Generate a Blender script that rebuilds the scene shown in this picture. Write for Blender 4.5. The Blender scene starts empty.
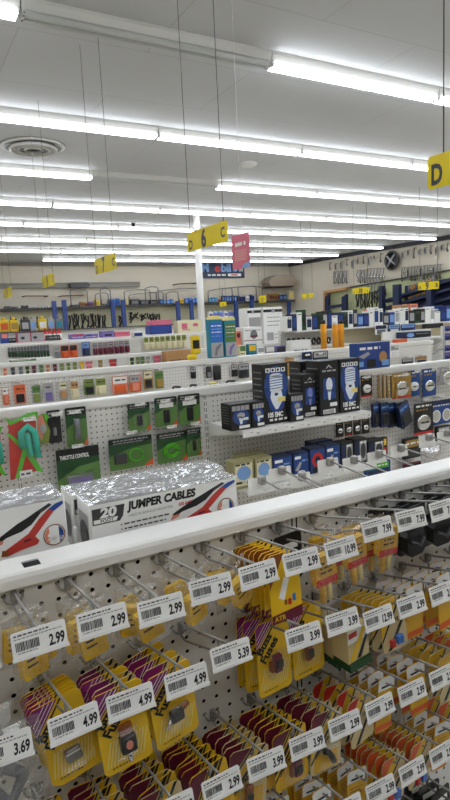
import bpy, math, random
from mathutils import Vector, Matrix
import numpy as np

# ------------------------------------------------------------------ camera, world, exposure
S = bpy.context.scene
COL = S.collection
CAM = Vector((-0.10509, -0.85076, 1.69463))
RV = Vector((0.866287, -0.497251, -0.047841))
UV = Vector((0.10887, 0.094462, 0.989558))
FV = Vector((0.48754, 0.862449, -0.135967))
FPX = 589.72
cd = bpy.data.cameras.new('camera')
co = bpy.data.objects.new('camera', cd)
COL.objects.link(co)
co.matrix_world = Matrix(((RV.x, UV.x, -FV.x, CAM.x), (RV.y, UV.y, -FV.y, CAM.y), (RV.z, UV.z, -FV.z, CAM.z), (0, 0, 0, 1)))
cd.sensor_fit = 'HORIZONTAL'
cd.sensor_width = 36
cd.lens = FPX / 450 * 36
cd.clip_start = .02
S.camera = co
S.view_settings.view_transform = 'Standard'
S.view_settings.look = 'None'
S.view_settings.gamma = 1
S.view_settings.use_curve_mapping = False
S.view_settings.exposure = -0.17
TUBE_POWER = 13.0
W = bpy.data.worlds.new('world')
S.world = W
W.use_nodes = True
W.node_tree.nodes['Background'].inputs[0].default_value = (.5, .5, .5, 1)
W.node_tree.nodes['Background'].inputs[1].default_value = .05

# ------------------------------------------------------------------ helpers
rng = random.Random(7)
ORD = ['zeroth', 'first', 'second', 'third', 'fourth', 'fifth', 'sixth', 'seventh', 'eighth', 'ninth', 'tenth', 'eleventh', 'twelfth',
       'thirteenth', 'fourteenth', 'fifteenth', 'sixteenth', 'seventeenth', 'eighteenth', 'nineteenth', 'twentieth', 'twenty-first',
       'twenty-second', 'twenty-third', 'twenty-fourth', 'twenty-fifth', 'twenty-sixth', 'twenty-seventh', 'twenty-eighth',
       'twenty-ninth', 'thirtieth', 'thirty-first', 'thirty-second', 'thirty-third', 'thirty-fourth', 'thirty-fifth', 'thirty-sixth',
       'thirty-seventh', 'thirty-eighth', 'thirty-ninth', 'fortieth']


def ray(x, y):
    return FV + RV * ((x - 225) / FPX) - UV * ((y - 400) / FPX)


def atY(x, y, Y):
    d = ray(x, y)
    return CAM + d * ((Y - CAM.y) / d.y)


def atX(x, y, X):
    d = ray(x, y)
    return CAM + d * ((X - CAM.x) / d.x)


def atZ(x, y, Z):
    d = ray(x, y)
    return CAM + d * ((Z - CAM.z) / d.z)


def lin(h):
    h = h.lstrip('#')
    r = []
    for i in (0, 2, 4):
        c = int(h[i:i + 2], 16) / 255
        r.append(c / 12.92 if c <= .04045 else ((c + .055) / 1.055) ** 2.4)
    return (*r, 1)


MATS = {}


def mat(name, col, rough=.5, metal=0, emit=0, noise=0, nscale=30, bump=0, bscale=60, spec=.5):
    m = bpy.data.materials.new(name)
    m.use_nodes = True
    nt = m.node_tree
    b = nt.nodes['Principled BSDF']
    c = lin(col)
    b.inputs['Base Color'].default_value = c
    b.inputs['Roughness'].default_value = rough
    b.inputs['Metallic'].default_value = metal
    b.inputs['Specular IOR Level'].default_value = spec
    if emit:
        b.inputs['Emission Color'].default_value = c
        b.inputs['Emission Strength'].default_value = emit
    if noise or bump:
        tc = nt.nodes.new('ShaderNodeTexCoord')
        n = nt.nodes.new('ShaderNodeTexNoise')
        n.inputs['Scale'].default_value = nscale
        n.inputs['Detail'].default_value = 3
        nt.links.new(tc.outputs['Object'], n.inputs['Vector'])
        if noise:
            mx = nt.nodes.new('ShaderNodeMix')
            mx.data_type = 'RGBA'
            mx.inputs['A'].default_value = tuple(v * (1 - noise) for v in c[:3]) + (1,)
            mx.inputs['B'].default_value = tuple(min(1, v * (1 + noise)) for v in c[:3]) + (1,)
            nt.links.new(n.outputs['Fac'], mx.inputs['Factor'])
            nt.links.new(mx.outputs['Result'], b.inputs['Base Color'])
        if bump:
            n2 = nt.nodes.new('ShaderNodeTexNoise')
            n2.inputs['Scale'].default_value = bscale
            nt.links.new(tc.outputs['Object'], n2.inputs['Vector'])
            bp = nt.nodes.new('ShaderNodeBump')
            bp.inputs['Strength'].default_value = bump
            bp.inputs['Distance'].default_value = .01
            nt.links.new(n2.outputs['Fac'], bp.inputs['Height'])
            nt.links.new(bp.outputs['Normal'], b.inputs['Normal'])
    MATS[name] = m
    return m


def clearmat(name, tint='#FFFFFF', gloss=.16, rough=.12, bump=0, bscale=40):
    m = bpy.data.materials.new(name)
    m.use_nodes = True
    nt = m.node_tree
    nt.nodes.remove(nt.nodes['Principled BSDF'])
    out = nt.nodes['Material Output']
    tr = nt.nodes.new('ShaderNodeBsdfTransparent')
    tr.inputs[0].default_value = lin(tint)
    gl = nt.nodes.new('ShaderNodeBsdfGlossy')
    gl.inputs['Roughness'].default_value = rough
    mx = nt.nodes.new('ShaderNodeMixShader')
    mx.inputs[0].default_value = gloss
    nt.links.new(tr.outputs[0], mx.inputs[1])
    nt.links.new(gl.outputs[0], mx.inputs[2])
    nt.links.new(mx.outputs[0], out.inputs[0])
    if bump:
        tc = nt.nodes.new('ShaderNodeTexCoord')
        n2 = nt.nodes.new('ShaderNodeTexNoise')
        n2.inputs['Scale'].default_value = bscale
        nt.links.new(tc.outputs['Object'], n2.inputs['Vector'])
        bp = nt.nodes.new('ShaderNodeBump')
        bp.inputs['Strength'].default_value = bump
        bp.inputs['Distance'].default_value = .02
        nt.links.new(n2.outputs['Fac'], bp.inputs['Height'])
        nt.links.new(bp.outputs['Normal'], gl.inputs['Normal'])
    MATS[name] = m
    return m


for n_, c_, r_ in (
        ('white_print', '#F2F1EC', .5), ('black_print', '#141414', .5), ('grey_print', '#8A8A88', .5), ('dark_grey', '#3A3A3C', .5),
        ('yellow_card', '#EDBE1C', .42), ('amber_card', '#E2AE20', .45), ('purple_card', '#8E2472', .4), ('maroon_card', '#6A1630', .42),
        ('tan_card', '#D6C08C', .5), ('pale_yellow', '#F0DC86', .5), ('orange_card', '#E0602A', .45), ('red_card', '#C8281E', .42),
        ('brown_card', '#8A4A1C', .5), ('green_card', '#587F3C', .42), ('khaki', '#A69E72', .5), ('dark_green', '#1E4A24', .45), ('lime_green', '#55C024', .4),
        ('teal_card', '#1E86A0', .42), ('aqua_card', '#3FB8A0', .4), ('blue_card', '#1C4488', .4), ('navy_card', '#16264C', .4),
        ('light_blue', '#7FA8DC', .45), ('bright_blue', '#2E6FC8', .4), ('deep_blue', '#22408C', .42), ('red_print', '#C02C34', .5), ('pink_card', '#D86C82', .5),
        ('cream_card', '#E2D9B4', .5), ('kraft', '#B98A58', .7), ('gold_card', '#A8843C', .45), ('violet_card', '#7A6AA8', .5),
        ('black_plastic', '#18181A', .4), ('grey_plastic', '#77797C', .45), ('red_plastic', '#C43A30', .4), ('blue_plastic', '#2C4FA0', .4),
        ('yellow_plastic', '#E8C41C', .4), ('orange_plastic', '#F0A21C', .4), ('white_plastic', '#E8E7E2', .4), ('sign_yellow', '#E8D01E', .25),
        ('tag_white', '#F1EFE9', .4), ('recess_shade', '#0C0C0C', .9), ('rack_blue', '#27407E', .45), ('rack_navy', '#1C2748', .5),
        ('pale_green', '#B9BE92', .6), ('wall_beige', '#CBC6A6', .6), ('tan_panel', '#D6CBAA', .6), ('ledge_dark', '#3B3834', .6), ('rust_tube', '#6E4A3A', .5), ('olive_card', '#7C8A3A', .5),
        ('salmon', '#E0866A', .5), ('grey_card', '#A8A6A6', .5), ('bulb_white', '#E6EAF2', .35), ('bulb_blue', '#7C84C8', .35)):
    mat(n_, c_, r_)
mat('enamel', '#E9E7E1', .38, noise=.03, nscale=9)
mat('peg_white', '#E3E0D9', .5, noise=.03, nscale=8)
mat('wire_steel', '#9A9893', .38, metal=.5, noise=.08, nscale=60)
mat('chrome', '#D8D8D8', .12, metal=1)
mat('dull_metal', '#8E8C88', .4, metal=.8)
mat('ceiling_wire', '#5A5856', .6)
mat('foil', '#D8D8DA', .18, metal=.9, bump=.6, bscale=40)
mat('tube_lit', '#F1F7FF', .3, emit=TUBE_POWER)
mat('tube_off', '#C9CBC8', .3)
mat('fixture_white', '#DEDDD8', .45)
mat('column_paint', '#E8E6E2', .45, noise=.02)
clearmat('clear_plastic', gloss=.07, rough=.22)
clearmat('clear_bag', gloss=.17, rough=.2, bump=.9, bscale=55)
clearmat('shrink_film', gloss=.3, rough=.13)


class Fr:
    """a frame: a along r, b along u, c along n (= r x u)"""

    def __init__(s, o=(0, 0, 0), r=(1, 0, 0), u=(0, 0, 1)):
        s.o = Vector(o)
        s.r = Vector(r).normalized()
        s.u = Vector(u).normalized()
        s.n = s.r.cross(s.u)

    def p(s, a, b, c=0):
        return s.o + s.r * a + s.u * b + s.n * c


F0 = Fr()
GLYPH = {}


def glyphs(txt, bold):
    k = (txt, bold)
    if k not in GLYPH:
        cu = bpy.data.curves.new('glyph', 'FONT')
        cu.body = txt
        cu.resolution_u = 3
        cu.offset = bold
        ob = bpy.data.objects.new('glyph', cu)
        me = bpy.data.meshes.new_from_object(ob)
        vs = [(v.co.x, v.co.y) for v in me.vertices]
        fs = [tuple(p.vertices) for p in me.polygons]
        bpy.data.objects.remove(ob)
        bpy.data.meshes.remove(me)
        bpy.data.curves.remove(cu)
        x0 = min(v[0] for v in vs)
        x1 = max(v[0] for v in vs)
        GLYPH[k] = ([(x - x0, y) for x, y in vs], fs, x1 - x0)
    return GLYPH[k]


class MB:
    def __init__(s):
        s.v, s.f, s.m, s.sm, s.mats = [], [], [], [], []

    def mi(s, m):
        if m not in s.mats:
            s.mats.append(m)
        return s.mats.index(m)

    def add(s, vs, fs, m, smooth=False):
        k = len(s.v)
        i = s.mi(m)
        s.v += [tuple(v) for v in vs]
        for f in fs:
            s.f.append(tuple(j + k for j in f))
            s.m.append(i)
            s.sm.append(smooth)
        return s

    def box(s, x0, x1, y0, y1, z0, z1, m, bev=0):
        if bev:
            b = bev
            q = [(x0, z0 + b), (x0 + b, z0), (x1 - b, z0), (x1, z0 + b), (x1, z1 - b), (x1 - b, z1), (x0 + b, z1), (x0, z1 - b)]
            n = 8
            vs = []
            for (yy, sh) in ((y0, b), (y0 + b, 0), (y1 - b, 0), (y1, b)):
                cx, cz = (x0 + x1) / 2, (z0 + z1) / 2
                for (x, z) in q:
                    if sh:
                        x += sh if x < cx else -sh
                        z += sh if z < cz else -sh
                    vs.append((x, yy, z))
            fs = [tuple(range(n)), tuple(reversed(range(3 * n, 4 * n)))]
            for k in range(3):
                for i in range(n):
                    j = (i + 1) % n
                    fs.append((k * n + j, k * n + i, (k + 1) * n + i, (k + 1) * n + j))
            return s.add(vs, fs, m)
        vs = [(x0, y0, z0), (x1, y0, z0), (x1, y1, z0), (x0, y1, z0), (x0, y0, z1), (x1, y0, z1), (x1, y1, z1), (x0, y1, z1)]
        return s.add(vs, [(3, 2, 1, 0), (4, 5, 6, 7), (0, 1, 5, 4), (1, 2, 6, 5), (2, 3, 7, 6), (3, 0, 4, 7)], m)

    def fbox(s, fr, a0, a1, b0, b1, c0, c1, m):
        vs = [fr.p(a, b, c) for c in (c0, c1) for (a, b) in ((a0, b0), (a1, b0), (a1, b1), (a0, b1))]
        return s.add(vs, [(3, 2, 1, 0), (4, 5, 6, 7), (0, 1, 5, 4), (1, 2, 6, 5), (2, 3, 7, 6), (3, 0, 4, 7)], m)

    def flat(s, pts, c, m, fr=F0):
        return s.add([fr.p(a, b, c) for a, b in pts], [tuple(range(len(pts)))], m)

    def rect(s, a0, a1, b0, b1, c, m, fr=F0):
        return s.flat([(a0, b0), (a1, b0), (a1, b1), (a0, b1)], c, m, fr)

    def prism(s, pts, c0, c1, m, fr=F0):
        n = len(pts)
        vs = [fr.p(a, b, c0) for a, b in pts] + [fr.p(a, b, c1) for a, b in pts]
        fs = [tuple(reversed(range(n))), tuple(range(n, 2 * n))] + [(i, (i + 1) % n, n + (i + 1) % n, n + i) for i in range(n)]
        return s.add(vs, fs, m)

    def disc(s, ca, cb, ra, rb, c, m, fr=F0, n=20):
        return s.flat([(ca + ra * math.cos(2 * math.pi * i / n), cb + rb * math.sin(2 * math.pi * i / n)) for i in range(n)], c, m, fr)

    def tube(s, path, r, m, n=6):
        path = [Vector(p) for p in path]
        vs, fs = [], []
        prev = None
        for i, p in enumerate(path):
            t = (path[min(i + 1, len(path) - 1)] - path[max(i - 1, 0)]).normalized()
            if prev is None:
                a = t.cross(Vector((0, 0, 1)))
                if a.length < .1:
                    a = t.cross(Vector((1, 0, 0)))
            else:
                a = prev - t * prev.dot(t)
            a.normalize()
            prev = a
            b = t.cross(a)
            for k in range(n):
                an = 2 * math.pi * k / n
                vs.append(p + a * (r * math.cos(an)) + b * (r * math.sin(an)))
        for i in range(len(path) - 1):
            for k in range(n):
                j = (k + 1) % n
                fs.append((i * n + k, (i + 1) * n + k, (i + 1) * n + j, i * n + j))
        fs.append(tuple(range(n)))
        fs.append(tuple(reversed(range((len(path) - 1) * n, len(path) * n))))
        return s.add(vs, fs, m, True)

    def lathe(s, prof, m, c=(0, 0, 0), n=16, sx=1, sy=1):
        vs, fs = [], []
        for (r, z) in prof:
            for k in range(n):
                an = 2 * math.pi * k / n
                vs.append((c[0] + r * sx * math.cos(an), c[1] + r * sy * math.sin(an), c[2] + z))
        for i in range(len(prof) - 1):
            for k in range(n):
                j = (k + 1) % n
                fs.append((i * n + k, i * n + j, (i + 1) * n + j, (i + 1) * n + k))
        fs.append(tuple(reversed(range(n))))
        fs.append(tuple(range((len(prof) - 1) * n, len(prof) * n)))
        return s.add(vs, fs, m, True)

    def pillow(s, a0, a1, b0, b1, d, m, fr=F0, n=6, seed=0, c=0):
        rg = random.Random(seed)
        vs, fs = [], []
        for side in (1, -1):
            for i in range(n + 1):
                for j in range(n + 1):
                    u, v = i / n, j / n
                    h = (16 * u * (1 - u) * v * (1 - v)) ** .5
                    jit = rg.uniform(-.18, .18) * d if 0 < i < n and 0 < j < n else 0
                    vs.append(fr.p(a0 + (a1 - a0) * u, b0 + (b1 - b0) * v, c + side * d * h + jit))
        N = (n + 1) ** 2
        for q in (0, 1):
            for i in range(n):
                for j in range(n):
                    f = [q * N + i * (n + 1) + j, q * N + (i + 1) * (n + 1) + j, q * N + (i + 1) * (n + 1) + j + 1, q * N + i * (n + 1) + j + 1]
                    fs.append(tuple(f if q == 0 else f[::-1]))
        return s.add(vs, fs, m, True)

    def text(s, txt, size, a, b, c, m, fr=F0, ang=0, xs=1, bold=0.0, shear=0, align='l'):
        vs, fs, w = glyphs(txt, bold)
        off = {'l': 0, 'c': w / 2, 'r': w}[align]
        ca, sa = math.cos(ang), math.sin(ang)
        out = []
        for x, y in vs:
            x2 = (x - off) * size * xs + y * size * shear
            y2 = y * size
            out.append(fr.p(a + x2 * ca - y2 * sa, b + x2 * sa + y2 * ca, c))
        return s.add(out, fs, m)

    def dashes(s, a0, a1, b, h, c, m, fr=F0, seed=1):
        rg = random.Random(seed)
        h = max(abs(h), (a1 - a0) / 60)
        a = a0
        while a < a1:
            w = rg.uniform(1.2, 4) * h
            e = min(a + w, a1)
            s.rect(a, e, b, b + h, c, m, fr)
            a = e + h * .9
        return s

    def mesh(s, name):
        me = bpy.data.meshes.new(name)
        me.from_pydata(s.v, [], s.f)
        for m in s.mats:
            me.materials.append(MATS[m])
        me.polygons.foreach_set('material_index', s.m)
        me.polygons.foreach_set('use_smooth', s.sm)
        me.update()
        return me

    def build(s, name, parent=None, loc=None, rot=None):
        return obj(name, s.mesh(name), parent, loc, rot)


def obj(name, me, parent=None, loc=None, rot=None):
    o = bpy.data.objects.new(name, me)
    COL.objects.link(o)
    if parent is not None:
        o.parent = parent
    if loc is not None:
        o.location = loc
    if rot is not None:
        o.rotation_euler = rot
    return o


def tag(o, label, cat, group=None):
    o['label'] = label
    o['category'] = cat
    if group:
        o['group'] = group
    return o


def thing(name, label, cat, loc=(0, 0, 0), rot=None, group=None):
    o = obj(name, None, None, loc, rot)
    o.empty_display_size = .05
    return tag(o, label, cat, group)


def struct(name, mb):
    o = mb.build(name)
    o['kind'] = 'structure'
    return o


CACHE = {}


def cached(key, fn, name):
    if key not in CACHE:
        mb = MB()
        fn(mb)
        CACHE[key] = mb.mesh(name)
    return CACHE[key]


def peg_mesh(mb, xs, zs, x0, x1, z0, z1, y, m='peg_white', r=.0037, n=8, d=.0012, half=.0127, flip=False):
    """a board with real holes at the grid xs, zs (front face at y, towards -y), plain rims out to x0..x1, z0..z1"""
    ring = [(math.cos(math.pi * 2 * k / n + math.pi / n), math.sin(math.pi * 2 * k / n + math.pi / n)) for k in range(n)]
    h = half
    if n == 8:
        sq = [(h, h * .414), (h * .414, h), (-h * .414, h), (-h, h * .414), (-h, -h * .414), (-h * .414, -h), (h * .414, -h), (h, -h * .414)]
        sq = [(h, 0 + h * .414), (h * .414, h), (-h * .414, h), (-h, h * .414), (-h, -h * .414), (-h * .414, -h), (h * .414, -h), (h, -h * .414)]
    vs, fs = [], []
    for zc in zs:
        for xc in xs:
            k = len(vs)
            vs += [(xc + h, y, zc + h), (xc - h, y, zc + h), (xc - h, y, zc - h), (xc + h, y, zc - h)]
            vs += [(xc + r * a, y, zc + r * b) for a, b in ring]
            vs += [(xc + r * a, y + d, zc + r * b) for a, b in ring]
            q = n // 4
            for c in range(4):
                # corner c, arc from ring c*q .. (c+1)*q-1, next corner
                arc = [k + 4 + (c * q + j) % n for j in range(q)]
                for j in range(q - 1):
                    fs.append((k + c, arc[j], arc[j + 1])[::-1])
                nx = k + 4 + ((c + 1) * q) % n
                fs.append((k + c, arc[-1], nx, k + (c + 1) % 4)[::-1])
            for j in range(n):
                j2 = (j + 1) % n
                fs.append((k + 4 + j, k + 4 + n + j, k + 4 + n + j2, k + 4 + j2)[::-1])
    mb.add(vs, fs, m)
    gx0, gx1 = min(xs) - h, max(xs) + h
    gz0, gz1 = min(zs) - h, max(zs) + h
    for (a, b, c, e) in ((x0, gx0, z0, z1), (gx1, x1, z0, z1), (gx0, gx1, z0, gz0), (gx0, gx1, gz1, z1)):
        if b - a > 1e-5 and e - c > 1e-5:
            mb.add([(a, y, c), (b, y, c), (b, y, e), (a, y, e)], [(0, 1, 2, 3)], m)
    return mb


# ------------------------------------------------------------------ room shell
XL, XR, YF, YB, ZC = -4.5, 18.2, -6.0, 24.2, 4.34
m = mat('ceiling_paint', '#CDCDCD', .8)
nt = m.node_tree
tc = nt.nodes.new('ShaderNodeTexCoord')
br = nt.nodes.new('ShaderNodeTexBrick')
br.offset = .5
br.inputs['Scale'].default_value = 1
br.inputs['Brick Width'].default_value = 2.44
br.inputs['Row Height'].default_value = 1.22
br.inputs['Mortar Size'].default_value = .006
br.inputs['Color1'].default_value = lin('#CDCDCD')
br.inputs['Color2'].default_value = lin('#CACACA')
br.inputs['Mortar'].default_value = lin('#B8B8B8')
nt.links.new(tc.outputs['Object'], br.inputs['Vector'])
nt.links.new(br.outputs['Color'], nt.nodes['Principled BSDF'].inputs['Base Color'])
mat('wall_paint', '#CFC6B4', .8, noise=.04, nscale=2)
m = mat('floor_tile', '#C9C4B8', .35)
nt = m.node_tree
tc = nt.nodes.new('ShaderNodeTexCoord')
ck = nt.nodes.new('ShaderNodeTexChecker')
ck.inputs['Scale'].default_value = 3.28
ck.inputs['Color1'].default_value = lin('#CBC6BA')
ck.inputs['Color2'].default_value = lin('#C2BDB1')
nt.links.new(tc.outputs['Object'], ck.inputs['Vector'])
nt.links.new(ck.outputs['Color'], nt.nodes['Principled BSDF'].inputs['Base Color'])
struct('floor', MB().box(XL, XR, YF, YB, -.1, 0, 'floor_tile'))
struct('ceiling', MB().box(XL, XR, YF, YB, ZC, ZC + .1, 'ceiling_paint'))
struct('wall_back', MB().box(XL, XR, YB, YB + .1, 0, ZC, 'wall_paint'))
struct('wall_front', MB().box(XL, XR, YF - .1, YF, 0, ZC, 'wall_paint'))
struct('wall_right', MB().box(XR, XR + .1, YF, YB, 0, ZC, 'wall_paint'))
struct('wall_left', MB().box(XL - .1, XL, YF, YB, 0, ZC, 'wall_paint'))
mat('trim_dark', '#34363E', .6)
mat('trim_grey', '#8E8A82', .7)
struct('trim_1', MB().box(XR - .07, XR, 4, YB, ZC - .16, ZC, 'trim_dark'))
struct('trim_2', MB().box(XL, 9.9, YB - .22, YB, 3.3, 3.46, 'trim_grey').box(XL, 9.9, YB - .3, YB, 3.46, 3.5, 'trim_grey'))
struct('trim_3', MB().box(XL, XR, YB - .05, YB, 4.2, ZC, 'trim_grey'))
cmb = MB()
cmb.lathe([(.085, 0), (.085, ZC)], 'column_paint', (6.85, 12.45, 0), 20)
cmb.lathe([(.14, 0), (.14, .02)], 'column_paint', (6.85, 12.45, 0), 20)
struct('support_column', cmb)

# ------------------------------------------------------------------ fluorescent fixtures
LROWS = [(-3.2, 1.13, 1), (-.66, 1.13, 1), (1.88, 1.13, 1), (4.42, 1.13, 1.5), (6.95, 3.43, 2), (9.48, 3.31, 3), (12.02, 3.23, 4), (14.54, 3.13, 5), (17.1, 3.04, 6), (19.72, 2.95, 7), (22.25, 2.9, 8)]  # rows at negative y are unseen, added to brighten the front pegboard
UNLIT = {(1.5, 0), (3, 0)}
SOCK = 'fixture_white'


def fx_housing(mb):
    mb.prism([(-.075, .06), (-.055, 0), (.055, 0), (.075, .06), (.075, ZC - 4.25), (-.075, ZC - 4.25)], -1.215, 1.215, 'fixture_white', Fr((0, 0, 0), (0, 1, 0), (0, 0, 1)))


def fx_socket(mb):
    mb.box(-.012, .012, -.062, .062, -.045, .002, 'fixture_white')


def fx_tube(mb, m):
    mb.tube([(-1.19, 0, 0), (1.19, 0, 0)], .030, m, 10)
    for e in (-1, 1):
        mb.tube([(e * 1.19, 0, 0), (e * 1.205, 0, 0)], .024, 'dull_metal', 10)


HOUS = cached('fxh', fx_housing, 'housing')
SOCKM = cached('fxs', fx_socket, 'lamp_socket')
TON = cached('fxt1', lambda mb: fx_tube(mb, 'tube_lit'), 'lamp_tube')
TOFF = cached('fxt0', lambda mb: fx_tube(mb, 'tube_off'), 'lamp_tube')
for ri, (ly, lx, rn) in enumerate(LROWS):
    for j in range(-3, 8):
        x = lx + 2.44 * (j + .5)
        if x - 1.22 < -4 or x + 1.2 > XR - .3:
            continue
        if rn == 8 and x < 4.5:
            continue
        on = (rn, j) not in UNLIT
        if ri < 3:
            lab = 'unseen lit fluorescent strip, %s from the left, %s row before the first visible ceiling row' % (ORD[j + 4], ['third', 'second', 'first'][ri])
        else:
            lab = '%s fluorescent strip, %s from the left in the %s row of ceiling lights' % (
                'lit' if on else 'unlit', ORD[j + 4], ORD[ri - 2])
        t = thing('fluorescent_fixture', lab, 'ceiling light', (x, ly, 4.25), None, 'ceiling light row %d' % (ri - 1) if ri > 2 else 'ceiling lights before the first row')
        obj('housing', HOUS, t)
        for e in (-1, 1):
            obj('lamp_socket', SOCKM, t, (e * 1.2, 0, 0))
        for e in (-1, 1):
            q = obj('lamp_tube', TON if on else TOFF, t, (0, e * .042, -.028))
            q['label'] = 'glowing white tube' if on else 'dark unlit tube'

# ceiling air diffuser and small ceiling things
vp = atZ(33, 146, ZC)
t = thing('air_diffuser', 'round white ceiling air diffuser with dark slots between its rings', 'air vent', (vp.x, vp.y, ZC))
MB().lathe([(.46, -.008), (.40, -.03), (.40, 0), (.46, 0)], 'fixture_white', n=32).build('rim', t)
for r in (.30, .2, .1):
    MB().lathe([(r + .05, -.05), (r + .01, -.075), (r, -.06), (r + .03, -.03)], 'fixture_white', n=28).build('ring', t)
MB().lathe([(.41, -.004), (.41, -.001)], 'dark_grey', n=28).build('duct_opening', t)
sp = atZ(248, 163, ZC)
t = thing('smoke_detector', 'small round white smoke detector on the ceiling between light rows', 'smoke detector', (sp.x, sp.y, ZC))
MB().lathe([(.16, 0), (.16, -.03), (.11, -.06), (.02, -.065)], 'fixture_white', n=20).build('cover', t)
sp = atZ(133, 222, ZC)
t = thing('ceiling_sensor', 'small dark sensor fixed to the ceiling beside the number six sign', 'sensor', (sp.x, sp.y, ZC))
MB().box(-.07, .07, -.05, .05, -.03, 0, 'white_plastic').build('base', t)
MB().lathe([(.05, -.03), (.05, -.09), (.02, -.12)], 'black_plastic', n=12).build('eye', t)

# ------------------------------------------------------------------ pegboard gondolas
IN = .0254


def gondola(name, label, seams, y, depth, ztop, rows, x_hole0=0.0, base=.4, hole_n=8, rear=True, capm='enamel', ch=.038):
    """double-sided run: front face at y, rear face at y+depth; seams = x of the uprights"""
    t = thing(name, label, 'gondola', (0, 0, 0))
    zs = [ztop - .05 - IN * k for k in range(rows)]
    for i in range(len(seams) - 1):
        a, b = seams[i] + .011, seams[i + 1] - .011
        k0 = math.ceil((a + .0005 - x_hole0) / IN + .5)
        k1 = math.floor((b - .0005 - x_hole0) / IN - .5)
        mb = MB()
        peg_mesh(mb, [x_hole0 + IN * k for k in range(k0, k1 + 1)], zs, a, b, .18, ztop - .038, y, n=hole_n)
        mb.build('peg_panel', t)
    mb = MB()
    mb.box(seams[0], seams[-1], y + .012, y + depth - .004, .18, .2, 'peg_white')
    mb.box(seams[0], seams[-1], y + depth - .006, y + depth - .004, .18, ztop - .04, 'recess_shade')  # liner painted near-black to stand for the shade behind the peg holes
    if rear:
        mb.box(seams[0], seams[-1], y + depth - .004, y + depth, .18, ztop - .036, 'peg_white')
    mb.build('rear_panel', t)
    for x in seams:
        mb = MB()
        mb.box(x - .0115, x + .0115, y - .0015, y + depth + .001, .02, ztop - .036, 'enamel')
        z = ztop - .062
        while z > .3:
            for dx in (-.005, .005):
                mb.box(x + dx - .0013, x + dx + .0013, y - .0022, y - .0012, z, z + .021, 'recess_shade')  # near-black strip painted as the shade inside an upright slot
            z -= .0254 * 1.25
        mb.build('upright', t)
    mb = MB()
    pr_ = [(-.012, 0), (depth + .006, 0), (depth + .006, ch - .008), (depth + .001, ch), (-.005, ch), (-.010, ch - .003), (-.012, ch - .009)]
    mb.prism([(a, b) for a, b in pr_], seams[0] - .012, seams[-1] + .012, capm, Fr((0, y, ztop - .038), (0, 1, 0), (0, 0, 1)))
    mb.build('top_cap', t)
    for s in ((-1, 1) if rear else (-1,)):
        y0 = y if s < 0 else y + depth
        mb = MB()
        mb.box(seams[0], seams[-1], min(y0, y0 + s * base), max(y0, y0 + s * base), .15, .18, 'enamel')
        mb.build('base_shelf', t)
        mb = MB()
        mb.box(seams[0], seams[-1], y0 + s * (base - .03) - .01, y0 + s * (base - .03) + .01, 0, .15, 'enamel')
        mb.build('kick_plate', t)
    return t


G1Z = 1.37
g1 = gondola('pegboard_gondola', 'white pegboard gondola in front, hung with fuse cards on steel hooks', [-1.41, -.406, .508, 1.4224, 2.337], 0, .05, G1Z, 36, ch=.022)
# square slot in the cap, its shade and paler inner wall painted flat
mb = MB().box(.032, .056, .002, .026, G1Z - .018, G1Z - .0156, 'recess_shade')
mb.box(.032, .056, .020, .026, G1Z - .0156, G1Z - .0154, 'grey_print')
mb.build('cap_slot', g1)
mb = MB()
mb.box(-1.2, .50, .0535, .41, 1.215, 1.2335, 'enamel')
mb.box(-1.2, .50, .41, .425, 1.205, 1.245, 'enamel')
mb.build('rear_shelf', g1)

BASE_M = {}


def hook_base(mb):
    for s in (-1, 1):
        mb.tube([(s * .0127, .012, 0), (s * .0127, -.002, 0), (s * .0127, -.006, -.003), (s * .009, -.008, -.008), (0, -.008, -.0095)], .0019, 'wire_steel', 6)
    mb.box(-.004, .004, -.0095, -.003, -.012, .008, 'wire_steel')


def hook_top(mb, L, rise):
    mb.tube([(0, -.004, .006), (0, -.03, .006 + rise * .1), (0, -L, rise)], .0021, 'wire_steel', 6)


def hook_low(mb, L, rise):
    mb.tube([(0, -.006, -.006), (0, -.008, -.013), (0, -.014, -.0165), (0, -.024, -.0165), (0, -L, -.0165 + rise), (0, -L - .004, -.0105 + rise), (0, -L - .004, .002 + rise)], .0019, 'wire_steel', 6)


def price_mesh(mb, price, w=.063, h=.029, cond=.62):
    fr = Fr()
    mb.prism([(-w / 2, -h + .002), (-w / 2 + .002, -h), (w / 2 - .002, -h), (w / 2, -h + .002), (w / 2, -.002), (w / 2 - .002, 0), (-w / 2 + .002, 0), (-w / 2, -.002)], -.0008, .0008, 'tag_white', fr)
    mb.prism([(-w / 2 - .001, -h - .003), (w / 2 + .001, -h - .003), (w / 2 + .001, -h + .001), (-w / 2 - .001, -h + .001)], -.0012, .0014, 'white_plastic', fr)
    if price:
        c = .0011
        mb.text(price, .0172, w / 2 - .0035, -.0248, c, 'black_print', fr, xs=cond, bold=.035, align='r', shear=.08)
        mb.dashes(-w / 2 + .003, w / 2 - .02, -.0050, .0017, c, 'dark_grey', fr, 3)
        mb.dashes(-w / 2 + .003, w / 2 - .004, -.0083, .0011, c, 'grey_print', fr, 5)
        rg = random.Random(hash(len(price)) + 5)
        a = -w / 2 + .004
        while a < -.001:
            ww = rg.choice([.0005, .0008, .0012])
            mb.rect(a, a + ww, -.0215, -.0115, c, 'black_print', fr)
            a += ww + rg.choice([.0005, .0008])
        mb.dashes(-w / 2 + .006, -.004, -.0245, .0012, c, 'grey_print', fr, 8)


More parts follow.
